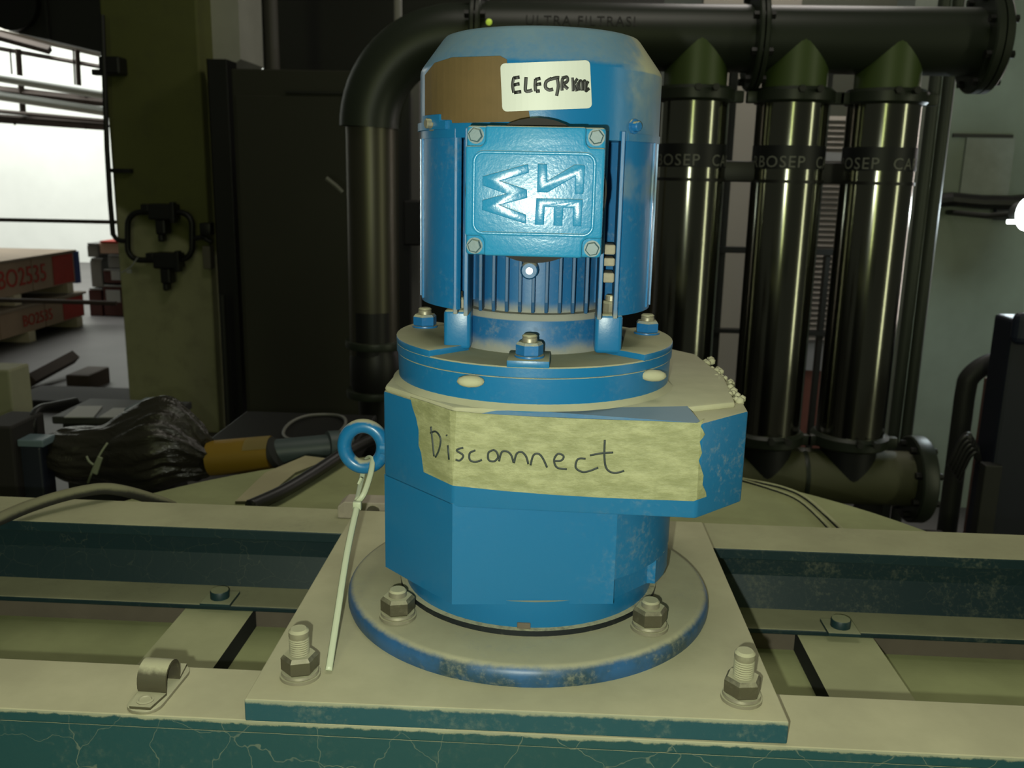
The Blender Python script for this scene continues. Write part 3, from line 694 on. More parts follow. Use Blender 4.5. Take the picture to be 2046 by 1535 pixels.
# ================================================================= PIPE SADDLE on the front flange
sd = empty('pipe_saddle', (-.234, .4885, -.0142), 'dusty steel pipe saddle clip on the front beam, left of the plate', 'clip', rz=math.radians(-2))
bm = new_bm(); prism(bm, [(x, y) for x, y in (rrect(-.0105, -.0255, .0105, .028, .0095, 5))], 0, .0022, bw=.0004); link('shim', bm, m_thread, sd, 40)
wd = .0088; th = .0017
pth = [(-.0235, .0022), (-.0075, .0022), (-.0070, .0060)]+[(.0015+.0085*math.cos(t), .0095+.0085*math.sin(t)) for t in [PI-i*PI/10 for i in range(11)]]+[(.0100, .0060), (.0105, .0022), (.026, .0022)]
bm = new_bm(); top_, bt_ = [], []
for i, (y, z) in enumerate(pth):
    a = Vector(pth[max(i-1, 0)]); b = Vector(pth[min(i+1, len(pth)-1)]); t = (b-a).normalized(); n = Vector((-t.y, t.x))
    q = Vector((y, z))+n*th; wdi = wd*(.72 if i in (0, len(pth)-1) else 1)
    bt_.append([bm.verts.new((s*wdi, y, z)) for s in (-1, 1)]); top_.append([bm.verts.new((s*wdi, q.x, q.y)) for s in (-1, 1)])
for i in range(len(pth)-1):
    bm.faces.new((top_[i][0], top_[i][1], top_[i+1][1], top_[i+1][0])); bm.faces.new((bt_[i][0], bt_[i][1], bt_[i+1][1], bt_[i+1][0]))
    for s in (0, 1): bm.faces.new((bt_[i][s], top_[i][s], top_[i+1][s], bt_[i+1][s]))
for i in (0, -1): bm.faces.new((bt_[i][0], bt_[i][1], top_[i][1], top_[i][0]))
link('saddle_strap', bm, m_steel, sd, 35)
bm = new_bm(); lathe(bm, [(.0050, .0037), (.0050, .0044), (.0038, .0046), (.0034, .0040), (.001, .0040)], 20, (0, -.0165, 0)); link('screw_head', bm, m_thread, sd, 40)
# hose on the rear beam
hp = [Q(-60, 1062, -.003), Q(0, 1037, -.004), Q(60, 1012, -.003), P(130, 990, .778), P(200, 977, .80), P(250, 982, .815), P(310, 999, .85), P(345, 1012, .88)]
bm = new_bm(); tube(bm, catmull(hp, 8), .0056, 12); tag(link('rubber_hose', bm, m_hose, smooth=180), 'dusty rubber hose lying over the rear beam at far left', 'hose')
bm = new_bm(); tube(bm, catmull([Q(500, 1012, LZ+.012), Q(560, 985, LZ+.012), Q(620, 950, LZ+.012), Q(690, 905, LZ+.014), P(760, 870, 1.4), P(800, 850, 1.5)], 8), .0085, 10); tag(link('black_cable', bm, m_black, smooth=180), 'black cable crossing the tank lid towards the lifting eye', 'cable')

# ================================================================= PIPEWORK BEHIND (right)
YP = 2.5
mf = empty('filter_manifold', (.45, YP, FZ), 'dark green pipe manifold joining three polished filter tubes behind the motor', 'pipework')
def mp_(nm, bm, mat, sm=40, par=None, label=None):
    o = link(nm, bm, mat, par or mf, sm); o.matrix_parent_inverse = Matrix.Translation(-mf.location) if par is None else par.matrix_parent_inverse.copy()
    if par is not None: o.matrix_parent_inverse = Matrix.Identity(4)
    if label: o['label'] = label
    return o
def shift(bm): bmesh.ops.translate(bm, vec=(0, 0, 0), verts=bm.verts)
HZ = .645; HR = .082
xs = [.340, .594, .827]; xe = 1.06
bm = new_bm(); lathe(bm, [(HR, -.22), (HR, xe)], 48, (0, YP, HZ), 'x'); mp_('header_pipe', bm, m_hdr)
# elbow and down pipe
xv = -.512; er = .235
cpts = [(xv+er-er*math.cos(t), YP, HZ-er+er*math.sin(t)) for t in [i*PI/2/16 for i in range(17)]]
bm = new_bm(); tube(bm, cpts+[(-.21, YP, HZ)], .078, 40, up=(0, 1, 0)); mp_('elbow', bm, m_hdr, 50)
bm = new_bm(); lathe(bm, [(.066, -.26), (.066, HZ-er-.02), (.0665, HZ-er)], 40, (xv+.004, YP, 0)); mp_('down_pipe', bm, m_pipe)
bm = new_bm(); lathe(bm, [(.058, -.26), (.058, -.08)], 32, (xv+.006, YP-.012, 0)); mp_('lower_sleeve', bm, m_black)
for z0 in (-.175, -.315):
    bm = new_bm(); lathe(bm, [(.083, z0-.008), (.085, z0), (.083, z0+.012)], 40, (xv+.01, YP, 0)); mp_('pipe_flange', bm, m_hdr)
bm = new_bm(); lathe(bm, [(.06, -.32), (.073, -.29), (.073, -.21), (.06, -.17)], 32, (xv+.01, YP, 0)); mp_('valve_body', bm, m_black)
bm = new_bm(); lathe(bm, [(.05, FZ), (.05, -.32)], 24, (xv+.01, YP, 0)); mp_('riser_pipe', bm, m_black)
bm = new_bm(); tube(bm, [P(652, 356, YP-.06), P(672, 372, YP-.06), P(684, 384, YP-.055)], .006, 8); mp_('gauge_lever', bm, plain('pale_lever', (.12, .12, .10), .5))
# header flanges
def xflange(x, r, t, nb=8):
    bm = new_bm(); lathe(bm, [(r-.004, x-t), (r, x-t+.004), (r, x-.002)], 48, (0, YP, HZ), 'x'); lathe(bm, [(r, x+.002), (r, x+t-.004), (r-.004, x+t)], 48, (0, YP, HZ), 'x'); f = mp_('header_flange', bm, m_hdr)
    for i in range(nb):
        a = 2*PI*(i+.5)/nb
        bm = new_bm(); lathe(bm, [(.010, x-t-.012), (.010, x+t+.012)], 6, (0, YP+(r-.018)*math.cos(a), HZ+(r-.018)*math.sin(a)), 'x'); o = link('flange_bolt', bm, m_black, f); o.matrix_parent_inverse = Matrix.Identity(4)
xflange(P(1508, 80, YP).x, .128, .014); xflange(P(955, 40, YP).x, .115, .014); xflange(1.055, .125, .022)
bm = new_bm(); bmesh.ops.create_icosphere(bm, subdivisions=2, radius=.008, matrix=Matrix.Translation(P(977, 44, YP-.10))); mp_('gauge_light', bm, plain('yellow_green_glow', (.55, .75, .08), emit=.45), 180)
# stubs, couplings and tubes
def ring_text(s, size, cx, cy, cz, R, shift):
    bm = text_mesh(s, size, 0, 1.12)
    es = [e for e in bm.edges if e.calc_length() > R*.15]; 
    if es: bmesh.ops.subdivide_edges(bm, edges=es, cuts=2)
    for v in bm.verts:
        a = -PI/2+(v.co.x+shift)/R; v.co = Vector((cx+R*math.cos(a), cy+R*math.sin(a), cz+v.co.y))
    return bm
RT = .091
tops, lows = .505, -.402
bandshift = [.028, .038, -.011]
for i, x in enumerate(xs):
    bm = new_bm(); lathe(bm, [(.0805, tops), (.0805, HZ-.005)], 48, (x, YP-.001, 0)); mp_('stub_pipe', bm, m_stub, label='stub coloured as lit yellowish green, joining the header')
    bm = new_bm(); lathe(bm, [(.0755, -.512), (.0755, lows)], 48, (x, YP-.001, 0)); mp_('stub_pipe', bm, m_band)
    bm = new_bm(); lathe(bm, [(RT, lows), (RT, tops)], 64, (x, YP, 0)); t_ = mp_('filter_tube', bm, m_tube, 60)
    for zc in (tops, lows):
        bm = new_bm(); lathe(bm, [(RT+.006, zc-.018), (RT+.013, zc-.012), (RT+.013, zc+.012), (RT+.004, zc+.020)], 48, (x, YP, 0))
        for s in (-1, 1): box(bm, x+s*(RT+.012)-.02, x+s*(RT+.012)+.02, YP-.03, YP-.005, zc-.018, zc+.012, .003)
        cp = mp_('coupling', bm, m_hdr)
        for s in (-1, 1):
            bm = new_bm(); lathe(bm, [(.009, YP-RT-.028), (.009, YP-RT)], 6, (x+.022*s+.015, 0, zc+.012), 'y'); o = link('coupling_bolt', bm, m_dark, cp); o.matrix_parent_inverse = Matrix.Identity(4)
    zb0, zb1 = P(1580, 338, YP-RT).z, P(1580, 290, YP-RT).z
    bm = new_bm(); lathe(bm, [(RT+.0012, zb0), (RT+.0012, zb1)], 64, (x, YP, 0)); bd = mp_('name_band', bm, m_band, 60)
    for s_ in (-1, 1):
        bm = ring_text('CARBOSEP', .041, x, YP, (zb0*.72+zb1*.28), RT+.0022, bandshift[i]+s_*.124); o = link('band_lettering', bm, m_let, bd); o.matrix_parent_inverse = Matrix.Identity(4)
    zs_ = P(1580, 363, YP-RT).z
    bm = new_bm(); lathe(bm, [(RT+.001, zs_-.004), (RT+.003, zs_-.004), (RT+.003, zs_+.004), (RT+.001, zs_+.004)], 64, (x, YP, 0)); mp_('clamp_strap', bm, m_black)
bm = new_bm(); a = P(1405, 342, YP-.03); b = P(1640, 342, YP-.03); box(bm, a.x, b.x+.07, YP-.02, YP+.03, a.z-.026, a.z+.028, .004); box(bm, b.x+.13, b.x+.18, YP-.02, YP+.03, a.z-.02, a.z+.02, .004); mp_('bracket_bar', bm, m_black)
# lower manifold
LZ2 = -.515
bm = new_bm(); lathe(bm, [(.077, .2), (.077, 1.02)], 48, (0, YP, LZ2), 'x'); mp_('lower_manifold', bm, plain('olive_lit_manifold', (.075, .078, .036), .55, var=.15))  # the green light on this pipe is put into its olive tone
bm = new_bm(); x = .705; lathe(bm, [(.0785, x-.006), (.0795, x), (.0785, x+.006)], 40, (0, YP, LZ2), 'x'); mp_('manifold_weld', bm, m_hdr)
bm = new_bm(); x = 1.02; lathe(bm, [(.118, x-.022), (.122, x-.018), (.122, x+.016), (.118, x+.022)], 48, (0, YP, LZ2), 'x'); f = mp_('manifold_flange', bm, m_hdr)
for i in range(8):
    a = 2*PI*(i+.5)/8; bm = new_bm(); lathe(bm, [(.010, x-.036), (.010, x+.034)], 6, (0, YP+.10*math.cos(a), LZ2+.10*math.sin(a)), 'x'); o = link('flange_bolt', bm, m_black, f); o.matrix_parent_inverse = Matrix.Identity(4)
bm = new_bm(); box(bm, .0, 1.20, 2.15, 2.70, -.86, -.74, .004); mp_('skid_frame', bm, m_gasket)
for x in (.3, .9):
    bm = new_bm(); box(bm, x-.03, x+.03, YP-.03, YP+.03, FZ, LZ2-.06); mp_('support_leg', bm, m_black)
# header lettering
bm = text_mesh('ULTRA FILTRASI', .034, 0, 1.15); c = P(1160, 42, YP-HR)
for v in bm.verts:
    a = -PI/2; t = (c.z+v.co.y-HZ)/HR; ang = math.asin(max(-1, min(1, t))); v.co = Vector((c.x+v.co.x, YP-(HR+.001)*math.cos(ang), HZ+(HR+.001)*math.sin(ang)))
mp_('header_lettering', bm, m_let2, None)
# conduit beside the last tube
cdt = new_bm()
pa, pb = P(1878, 150, 3.2), P(1800, 900, 3.2); xm = (pa.x+pb.x)/2
for dx in (-.022, .022): tube(cdt, [(xm+dx, 3.2, 2.2), (xm+dx, 3.2, FZ)], .02, 12)
tag(link('conduit_pair', cdt, plain('grey_green_conduit', (.05, .06, .045), .5), smooth=60), 'pair of grey green vertical conduits right of the third filter tube', 'conduit')
# lamp at right edge
lp0 = P(2052, 428, 3.5)
lm = empty('work_lamp', lp0, 'glaring white lamp at the right edge beside the plaster wall', 'lamp')
bm = new_bm(); lathe(bm, [(.012, 0), (.035, .01), (.045, .05), (.030, .06)], 24, axis='y'); link('lamp_housing', bm, m_dark, lm, 50)
bm = new_bm(); bmesh.ops.create_uvsphere(bm, u_segments=20, v_segments=12, radius=.040); bmesh.ops.scale(bm, vec=(1, .5, 1.5), verts=bm.verts); link('lamp_bulb', bm, m_lamp, lm, 180)
bm = new_bm(); bx(bm, 2014, 440, 2044, 447, 3.5, .01); o = link('lamp_bracket', bm, m_lamp, lm); o.matrix_parent_inverse = Matrix.Translation(-lp0)
bm = new_bm(); tube(bm, [(.0, .05, .0), (.0, .3, -.02), (.0, .70, -.02)], .012, 8); link('lamp_arm', bm, m_dark, lm, 60)
light('work_lamp_light', 'POINT', lp0+Vector((-.01, -.10, 0)), 9, (.80, .95, 1.0), size=.03)
# equipment at the right edge
eq = empty('pump_cabinet', (P(2010, 900, 2.6).x, 2.6, FZ), 'dark navy machine cabinet standing at the right edge', 'machine')
def ep(nm, bm, mat, sm=None): o = link(nm, bm, mat, eq, sm); o.matrix_parent_inverse = Matrix.Translation(-eq.location)
x0 = P(2024, 700, 2.6).x
bm = new_bm(); box(bm, x0, x0+.5, 2.62, 2.74, FZ, P(2010, 640, 2.6).z, .01); ep('cabinet_body', bm, m_navy)
bm = new_bm(); box(bm, x0-.012, x0+.3, 2.58, 2.62, P(2010, 690, 2.58).z, P(2010, 625, 2.58).z, .02, 3); ep('cabinet_lid', bm, plain('navy_plastic', (.012, .017, .034), .4))
bm = new_bm(); box(bm, x0-.03, x0+.02, 2.60, 2.64, FZ, P(1970, 930, 2.6).z, .004); ep('support_foot', bm, m_dark)
bm = new_bm(); box(bm, P(1975, 780, 3.0).x, P(1987, 780, 3.0).x, 3.0, 3.04, FZ, P(1980, 760, 3.0).z); ep('side_post', bm, plain('pinkish_post', (.16, .08, .06), .7))
bp = [P(1890, 1040, 2.85), P(1908, 940, 2.85), P(1925, 850, 2.85), P(1932, 785, 2.85), P(1942, 745, 2.85), P(1968, 728, 2.85), P(2010, 726, 2.85), P(2060, 728, 2.85)]
bp = [Vector((bp[1].x, 2.85, FZ)), Vector((bp[1].x, 2.85, -.5)), Vector((bp[1].x, 2.85, bp[4].z-.06)), Vector((bp[1].x+.01, 2.85, bp[4].z-.01)), Vector((bp[1].x+.06, 2.85, bp[6].z-.002)), Vector((bp[1].x+.12, 2.85, bp[6].z)), Vector((bp[1].x+.5, 2.85, bp[6].z))]
bm = new_bm(); tube(bm, catmull(bp, 6), .030, 16); tag(link('bent_pipe', bm, m_dark, smooth=180), 'dark bent pipe rising beside the navy cabinet on the right', 'pipe')
for i, (u, v) in enumerate(((1962, 905), (1975, 880), (1955, 950))):
    pass
bm = new_bm()
for i in range(5):
    c0 = P(1922+i*4, 900+i*14, 2.7); tube(bm, catmull([c0+Vector((.03*math.cos(t), .02*math.sin(t), .05*math.sin(t*1.7)+.01*i)) for t in np.linspace(0, 5.5, 9)], 5), .006, 8)
tag(link('cable_coil', bm, plain('dark_plastic', (.03, .03, .03), .3), smooth=180), 'tangle of dark cable between the bent pipe and navy cabinet', 'cable')

# ================================================================= LEFT BACKGROUND
# cabinet
cb2 = empty('steel_cabinet', (P(580, 800, 4.3).x, 4.3, FZ), 'tall dark olive steel cabinet between the column and the elbow pipe', 'cabinet')
def kp(nm, bm, mat): o = link(nm, bm, mat, cb2); o.matrix_parent_inverse = Matrix.Translation(-cb2.location); return o
xa = P(462, 400, 4.3).x+.02; xb = P(760, 400, 4.3).x; zt_ = P(580, 138, 4.3).z
bm = new_bm(); box(bm, xa, xb, 4.32, 4.8, FZ+.08, zt_, .006); kp('cabinet_body', bm, m_cab)
bm = new_bm(); box(bm, xa+.02, xb-.02, 4.30, 4.325, FZ+.14, P(580, 182, 4.3).z-.02, .004); kp('cabinet_door', bm, m_cab)
bm = new_bm(); box(bm, P(570, 182, 4.3).x, xb-.03, 4.295, 4.32, P(580, 186, 4.3).z, P(580, 181, 4.3).z); kp('vent_slot', bm, m_black)
bm = new_bm(); box(bm, xa-.01, xb+.01, 4.31, 4.8, FZ, FZ+.08); kp('plinth', bm, m_black)
bm = new_bm(); box(bm, P(428, 400, 4.9).x, P(466, 400, 4.9).x, 4.9, 5.05, FZ, P(445, 118, 4.9).z, .004); tag(link('black_post', bm, m_pillar), 'black steel post between the olive column and the dark cabinet', 'post')
bm = new_bm(); a = P(452, 740, 4.7); tube(bm, [(a.x, 4.7, FZ), (a.x, 4.7, -.35)], .018, 10); tag(link('thin_pipe', bm, m_dark, smooth=60), 'thin dark vertical pipe at the foot of the black post', 'pipe')
bm = new_bm(); a = P(543, 70, 4.6); tube(bm, [(a.x, 4.6, zt_), (a.x, 4.6, 2.4)], .033, 14); tag(link('vent_pipe', bm, plain('pale_brown_pipe', (.06, .055, .045), .6), smooth=60), 'pale brown vertical pipe rising from the top of the dark cabinet', 'pipe')
bm = new_bm(); a = P(795, 10, 3.4); tube(bm, [(a.x, 3.4, a.z-.30), (a.x, 3.4, 2.4)], .015, 10); tag(link('white_conduit', bm, plain('pale_pipe', (.26, .25, .23), .6), smooth=60), 'thin pale conduit above the elbow pipe near the top edge', 'conduit')
bm = new_bm(); a = P(826, 300, 3.4); box(bm, a.x-.022, a.x+.022, 3.4, 3.44, FZ, P(826, 150, 3.4).z); tag(link('pale_post', bm, plain('pale_grey_post', (.17, .165, .155), .6)), 'pale grey post between the elbow pipe and the motor fan cover', 'post')
bm = new_bm(); a = P(812, 300, 3.3); box(bm, a.x-.028, a.x+.010, 3.3, 3.34, FZ, P(812, 180, 3.3).z); box(bm, a.x-.01, a.x+.05, 3.28, 3.33, P(820, 490, 3.3).z, P(820, 400, 3.3).z, .006); tag(link('switch_post', bm, m_black), 'black post with switch box right of the elbow pipe', 'post')
# ring of black conduit with two fittings on the column
rg = empty('conduit_loop', P(320, 470, 4.93), 'black square conduit loop with two valve fittings on the olive column', 'conduit')
def rp(nm, bm, mat, sm=None): o = link(nm, bm, mat, rg, sm); o.matrix_parent_inverse = Matrix.Translation(-rg.location)
YL = 4.93
def PL(u, v): return P(u, v, YL)
bm = new_bm(); tube(bm, [PL(u, v) for u, v in rrect(255, 424, 384, 520, 26, 5)], .016, 10, closed=True, up=(0, 1, 0)); rp('loop_pipe', bm, m_black, 180)
for dx, dy in ((0, 0), (10, 98)):
    bm = new_bm(); bx(bm, 294+dx, 408+dy, 346+dx, 440+dy, YL-.05, .10, .01); bx(bm, 309+dx, 438+dy, 330+dx, 470+dy, YL-.04, .08, .012); bx(bm, 314+dx, 468+dy, 325+dx, 484+dy, YL-.03, .06, .01); bx(bm, 280+dx, 408+dy, 296+dx, 424+dy, YL-.03, .06, .006); bx(bm, 338+dx, 404+dy, 347+dx, 446+dy, YL-.06, .05, .005)
    rp('valve_fitting', bm, m_black)
bm = new_bm(); tube(bm, catmull([PL(226, 468), PL(236, 480), PL(258, 482)], 5), .013, 8); rp('left_pipe', bm, m_black, 180)
bm = new_bm(); tube(bm, catmull([PL(384, 478), PL(405, 474), PL(415, 480), PL(423, 484)], 5), .013, 8); bx(bm, 398, 446, 420, 470, YL-.04, .07, .006); rp('right_pipe', bm, m_black, 40)
bm = new_bm(); bx(bm, 404, 492, 420, 538, YL+.0, .07, .006); tag(link('switch_box', bm, plain('pale_switch', (.13, .12, .09), .5)), 'small pale switch box on the column below the conduit', 'switch')
bm = new_bm(); bx(bm, 196, 112, 238, 148, 4.9, .1, .01); bx(bm, 182, 138, 205, 150, 4.9, .05, .005); tag(link('wall_bracket', bm, m_black), 'black bracket on the upper left edge of the olive column', 'bracket')
bm = new_bm(); bx(bm, 220, 337, 260, 345, 4.96, .04); tag(link('wall_hook', bm, m_black), 'short black bar on the middle of the olive column', 'bracket')
bm = new_bm(); tube(bm, [P(204, 30, 4.9), P(214, 300, 4.9), P(220, 400, 4.9), P(226, 470, 4.9)], .014, 8); tag(link('edge_cable', bm, m_black, smooth=60), 'black cable running down the left edge of the olive column', 'cable')
bm = new_bm(); tube(bm, [P(243, 545, 4.85), P(262, 533, 4.85), P(275, 515, 4.85)], .004, 6); bx(bm, 252, 538, 262, 546, 4.85, .01); tag(link('white_tag', bm, m_paper), 'tiny white tag on a string hanging from the conduit loop', 'tag')

# hood at the top left
hd_ = empty('sheet_hood', P(100, 60, 6.5), 'dark sheet metal hood with a round black opening at top left', 'hood')
def hp_(nm, bm, mat, sm=None): o = link(nm, bm, mat, hd_, sm); o.matrix_parent_inverse = Matrix.Translation(-hd_.location)
YH = 6.5
pts = [P(u, v, YH) for u, v in ((18, -60), (205, -60), (205, 105), (100, 80), (18, 62))]
bm = new_bm(); prism(bm, [(p.x, p.z) for p in pts], YH, YH+.6, 'y'); hp_('hood_sheet', bm, m_dark)
c = P(28, 5, YH); bm = new_bm(); lathe(bm, [(.17, YH-.06), (.19, YH-.06), (.19, YH+.02)], 40, (c.x, 0, c.z), 'y'); hp_('duct_opening', bm, m_black, 40)
bm = new_bm(); a = P(90, 0, YH); box(bm, a.x, a.x+.02, YH-.02, YH, P(90, 78, YH).z, P(90, -60, YH).z); hp_('hood_rib', bm, m_dark)
def rail(name, u0, v0, u1, v1, Y0, Y1, r, mat, label, cat):
    bm = new_bm(); tube(bm, [P(u0, v0, Y0), P(u1, v1, Y1)], r, 10); return tag(link(name, bm, mat, smooth=60), label, cat)
# white pipes and steel gantry in the yard
gan = empty('pipe_gantry', P(100, 240, 9.5), 'brown steel gantry with posts and gratings outside in the yard', 'gantry')
def gp2(nm, bm, mat=None): o = link(nm, bm, mat or m_brownsteel, gan); o.matrix_parent_inverse = Matrix.Translation(-gan.location)
def gbar(nm, u0, v0, u1, v1, Y, r, mat=None): bm = new_bm(); tube(bm, [P(u0, v0, Y), P(u1, v1, Y)], r, 4); gp2(nm, bm, mat)
YG = 9.5
gbar('top_beam', -40, 62, 100, 100, YG, .045); gbar('hand_rail', -40, 90, 205, 134, YG, .022); gbar('lower_beam', -40, 234, 215, 252, YG, .045)
gbar('mid_beam', -40, 176, 215, 205, YG, .045); gbar('grating', -40, 219, 215, 242, YG-.05, .02)
for u, t, b, r in ((38, 98, 155, .032), (44, 170, 225, .034), (156, 100, 176, .028), (22, 98, 152, .01), (148, 98, 176, .01), (172, 180, 215, .012), (28, 236, 250, .012), (170, 245, 258, .012)): gbar('post', u-2, t, u+2, b, YG-.02, r)
gbar('top_channel', -40, 50, 200, 104, YG+.1, .05, plain('pale_channel', (.42, .40, .35), .7))
rail('white_pipe', -40, 148, 215, 190, 9.0, 9.0, .045, m_white, 'upper white pipe crossing in front of the yard gantry', 'pipe')
rail('white_pipe', -40, 186, 215, 224, 9.0, 9.0, .042, m_white, 'lower white pipe crossing in front of the yard gantry', 'pipe')
rail('guard_rail', -60, 438, 232, 444, 6.2, 6.2, .013, m_brownsteel, 'brown horizontal rail at mid height before the white yard wall', 'rail')
rail('guard_rail', -60, 598, 232, 606, 6.2, 6.2, .016, m_brownsteel, 'brown horizontal rail crossing in front of the wooden crates', 'rail')
# crates : long face towards +x
def crate(y0, y1, z0, z1, xf, label, txt, ty, tz, ts, redz):
    r = empty('wooden_crate', (xf-.5, (y0+y1)/2, z0), label, 'crate', 'wooden crates in the yard')
    inv = Matrix.Translation(-r.location)
    def c(nm, bm, mat, sm=None): o = link(nm, bm, mat, r, sm); o.matrix_parent_inverse = inv; return o
    bm = new_bm(); box(bm, xf-1.0, xf-.02, y0, y1, z0+.09, z1); c('crate_body', bm, m_wood)
    n = 4
    for i in range(n):
        a = y0+(y1-y0)*i/n; b = y0+(y1-y0)*(i+1)/n
        bm = new_bm(); box(bm, xf-.02, xf, a+.006, b-.006, z0+.09, z1-.005); c('side_board', bm, m_wood)
    bm = new_bm(); box(bm, xf-1.03, xf+.02, y0-.02, y1+.02, z1, z1+.02); c('crate_top', bm, m_wood2)
    for i in range(4):
        yy = y0+.12+(y1-y0-.3)*i/3; bm = new_bm(); box(bm, xf-1.0, xf+.015, yy, yy+.10, z0, z0+.09); c('skid', bm, m_skid)
    for yy in (y0+.35,):
        bm = new_bm(); box(bm, xf, xf+.02, yy, yy+.10, z0+.02, z1); c('batten', bm, m_wood2)
    bm = new_bm(); box(bm, xf, xf+.004, y1-.38, y1-.03, redz[0], redz[1]); c('red_patch', bm, m_red)
    bm = text_mesh(txt, ts, .002, 1.0)
    bmesh.ops.transform(bm, matrix=Matrix.Translation((xf+.004, ty, tz)) @ Matrix.Rotation(PI/2, 4, 'Z') @ Matrix.Rotation(PI/2, 4, 'X'), verts=bm.verts); c('spray_lettering', bm, m_red)
    return r
XF = -4.536
crate(5.8, 8.52, FZ, FZ+.30, XF, 'lower wooden crate with red spray marks on the yard floor', 'BO2535', 7.72, FZ+.185, .14, (FZ+.10, FZ+.29))
crate(5.6, 8.46, FZ+.33, FZ+.70, XF-.03, 'upper wooden crate with red spray number stacked on the lower crate', 'BO2535', 7.60, FZ+.555, .22, (FZ+.43, FZ+.69))
bm = new_bm(); box(bm, XF-.10, XF-.03, 8.50, 8.56, FZ+.40, FZ+.70); tag(link('blue_board', bm, plain('blue_board', (.02, .05, .22), .6)), 'narrow blue board at the far end of the upper crate', 'board')
# small boxes beside the crates
def sbox(name, u0, v0, u1, v1, Y, d, mat, label, cat, lidm=None):
    r = empty(name, P((u0+u1)/2, v1, Y), label, cat, 'boxes stacked beyond the crates')
    inv = Matrix.Translation(-r.location)
    bm = new_bm(); bx(bm, u0, v0, u1, v1, Y, d, .01); o = link('box_body', bm, mat, r); o.matrix_parent_inverse = inv
    bm = new_bm(); bx(bm, u0, v0-4, u1, v0-.2, Y-.01, d, .004); o = link('box_rim', bm, lidm or m_greybox, r); o.matrix_parent_inverse = inv
    return r
YB = Q(215, 632, FZ).y
sbox('tall_grey_bin', 178, 580, 204, 632, YB, .4, m_maroon, 'maroon drum box on the yard floor, left of the larger one', 'box')
sbox('steel_box', 207, 574, 250, 632, YB, .4, m_maroon, 'larger maroon box with pale paper on the yard floor', 'box')
sbox('grey_crate', 181, 520, 204, 574, YB, .4, m_greybox, 'grey crate stacked on the maroon drum box', 'box')
sbox('grey_crate', 174, 490, 196, 514, YB, .35, m_greybox, 'small grey crate topmost of its stack', 'box')
sbox('dark_crate', 207, 542, 250, 566, YB, .4, m_maroon, 'dark crate with white patch against the olive column', 'box')
sbox('grey_crate', 216, 513, 250, 536, YB, .4, m_greybox, 'grey crate above the dark crate by the column', 'box')
sbox('red_white_box', 199, 486, 250, 507, YB, .35, plain('pinkish_carton', (.55, .36, .27), .8), 'pink and red carton topmost beside the olive column', 'box', m_red)
for u, v, uu, vv in ((212, 580, 240, 604), (222, 542, 240, 560)):
    bm = new_bm(); bx(bm, u, v, uu, vv, YB-.015, .01); tag(link('paper_sheet', bm, m_paper), 'pale paper on the larger maroon box' if v == 580 else 'pale paper on the dark crate', 'paper')
# things on the ground and near the machine at left
bm = new_bm(); a, b = Q(60, 775, FZ), Q(150, 745, FZ); tube(bm, [a+Vector((0, 0, .05)), b+Vector((0, 0, .12))], .05, 4); tag(link('timber_beam', bm, m_brownsteel), 'old timber lying slanted on the hall floor at left', 'timber')
bm = new_bm(); box(bm, P(10, 800, 5.35).x, P(246, 800, 5.35).x, 5.35, 5.75, FZ, FZ+.07, .01); tag(link('floor_kerb', bm, m_gasket), 'low black kerb on the hall floor in front of the timber', 'kerb')
bm = new_bm(); bx(bm, 132, 750, 178, 790, 5.9, .3, .01); tag(link('floor_box', bm, m_brownsteel), 'small dark box on the hall floor beside the timber', 'box')
bm = new_bm(); a = P(-40, 800, 2.4); b = P(24, 800, 2.4); box(bm, a.x, b.x, 2.4, 2.5, FZ, P(10, 740, 2.4).z, .006); tag(link('cream_post', bm, m_cream), 'cream painted post at the left edge behind the beams', 'post')
# low dark table with papers, handle and enamel box
bt = empty('side_bench', (-1.07, 2.05, FZ), 'low dark cabinet under the pale papers behind the wrapped bundle', 'cabinet')
def btp(nm, bm, mat): o = link(nm, bm, mat, bt); o.matrix_parent_inverse = Matrix.Translation(-bt.location)
bm = new_bm(); box(bm, -1.16, -.90, 1.99, 2.17, -.29, -.272, .003); btp('bench_top', bm, m_dark)
bm = new_bm(); box(bm, -1.14, -.92, 2.0, 2.16, FZ, -.29); btp('bench_body', bm, m_black)
for i, (u0, v0, u1, v1) in enumerate(((128, 834, 205, 812), (198, 834, 262, 816))):
    z = -.2705
    bm = new_bm(); prism(bm, [tuple(Q(u, v, z)[:2]) for u, v in ((u0, v0), (u1-18, v0), (u1, v1), (u0+28, v1))], z-.001, z+.001)
    tag(link('paper_sheet', bm, m_paper), 'left pale sheet lying on the dark cabinet' if i == 0 else 'right pale sheet lying on the dark cabinet', 'paper')
bm = new_bm(); bx(bm, 246, 818, 300, 842, 2.0, .12, .006); tag(link('teal_box', bm, m_teal), 'small teal box just left of the wrapped bundle', 'box')
en = empty('enamel_box', (P(50, 930, 1.45).x, 1.5, -.9), 'dark box with pale blue rim below the bent handle', 'box')
def enp(nm, bm, mat, sm=None): o = link(nm, bm, mat, en, sm); o.matrix_parent_inverse = Matrix.Translation(-en.location)
bm = new_bm(); bx(bm, -40, 892, 86, 1010, 1.45, .04, .004); enp('box_body', bm, m_navy)
bm = new_bm(); bx(bm, 34, 880, 86, 894, 1.44, .04, .002); enp('box_rim', bm, m_bluegrey)
bm = new_bm(); bx(bm, -40, 852, 30, 1000, 1.43, .10, .004); enp('box_side', bm, m_gasket)
bm = new_bm(); box(bm, P(-40, 900, 1.45).x, P(80, 900, 1.45).x, 1.455, 1.485, FZ, P(40, 1000, 1.45).z); enp('box_stand', bm, m_black)
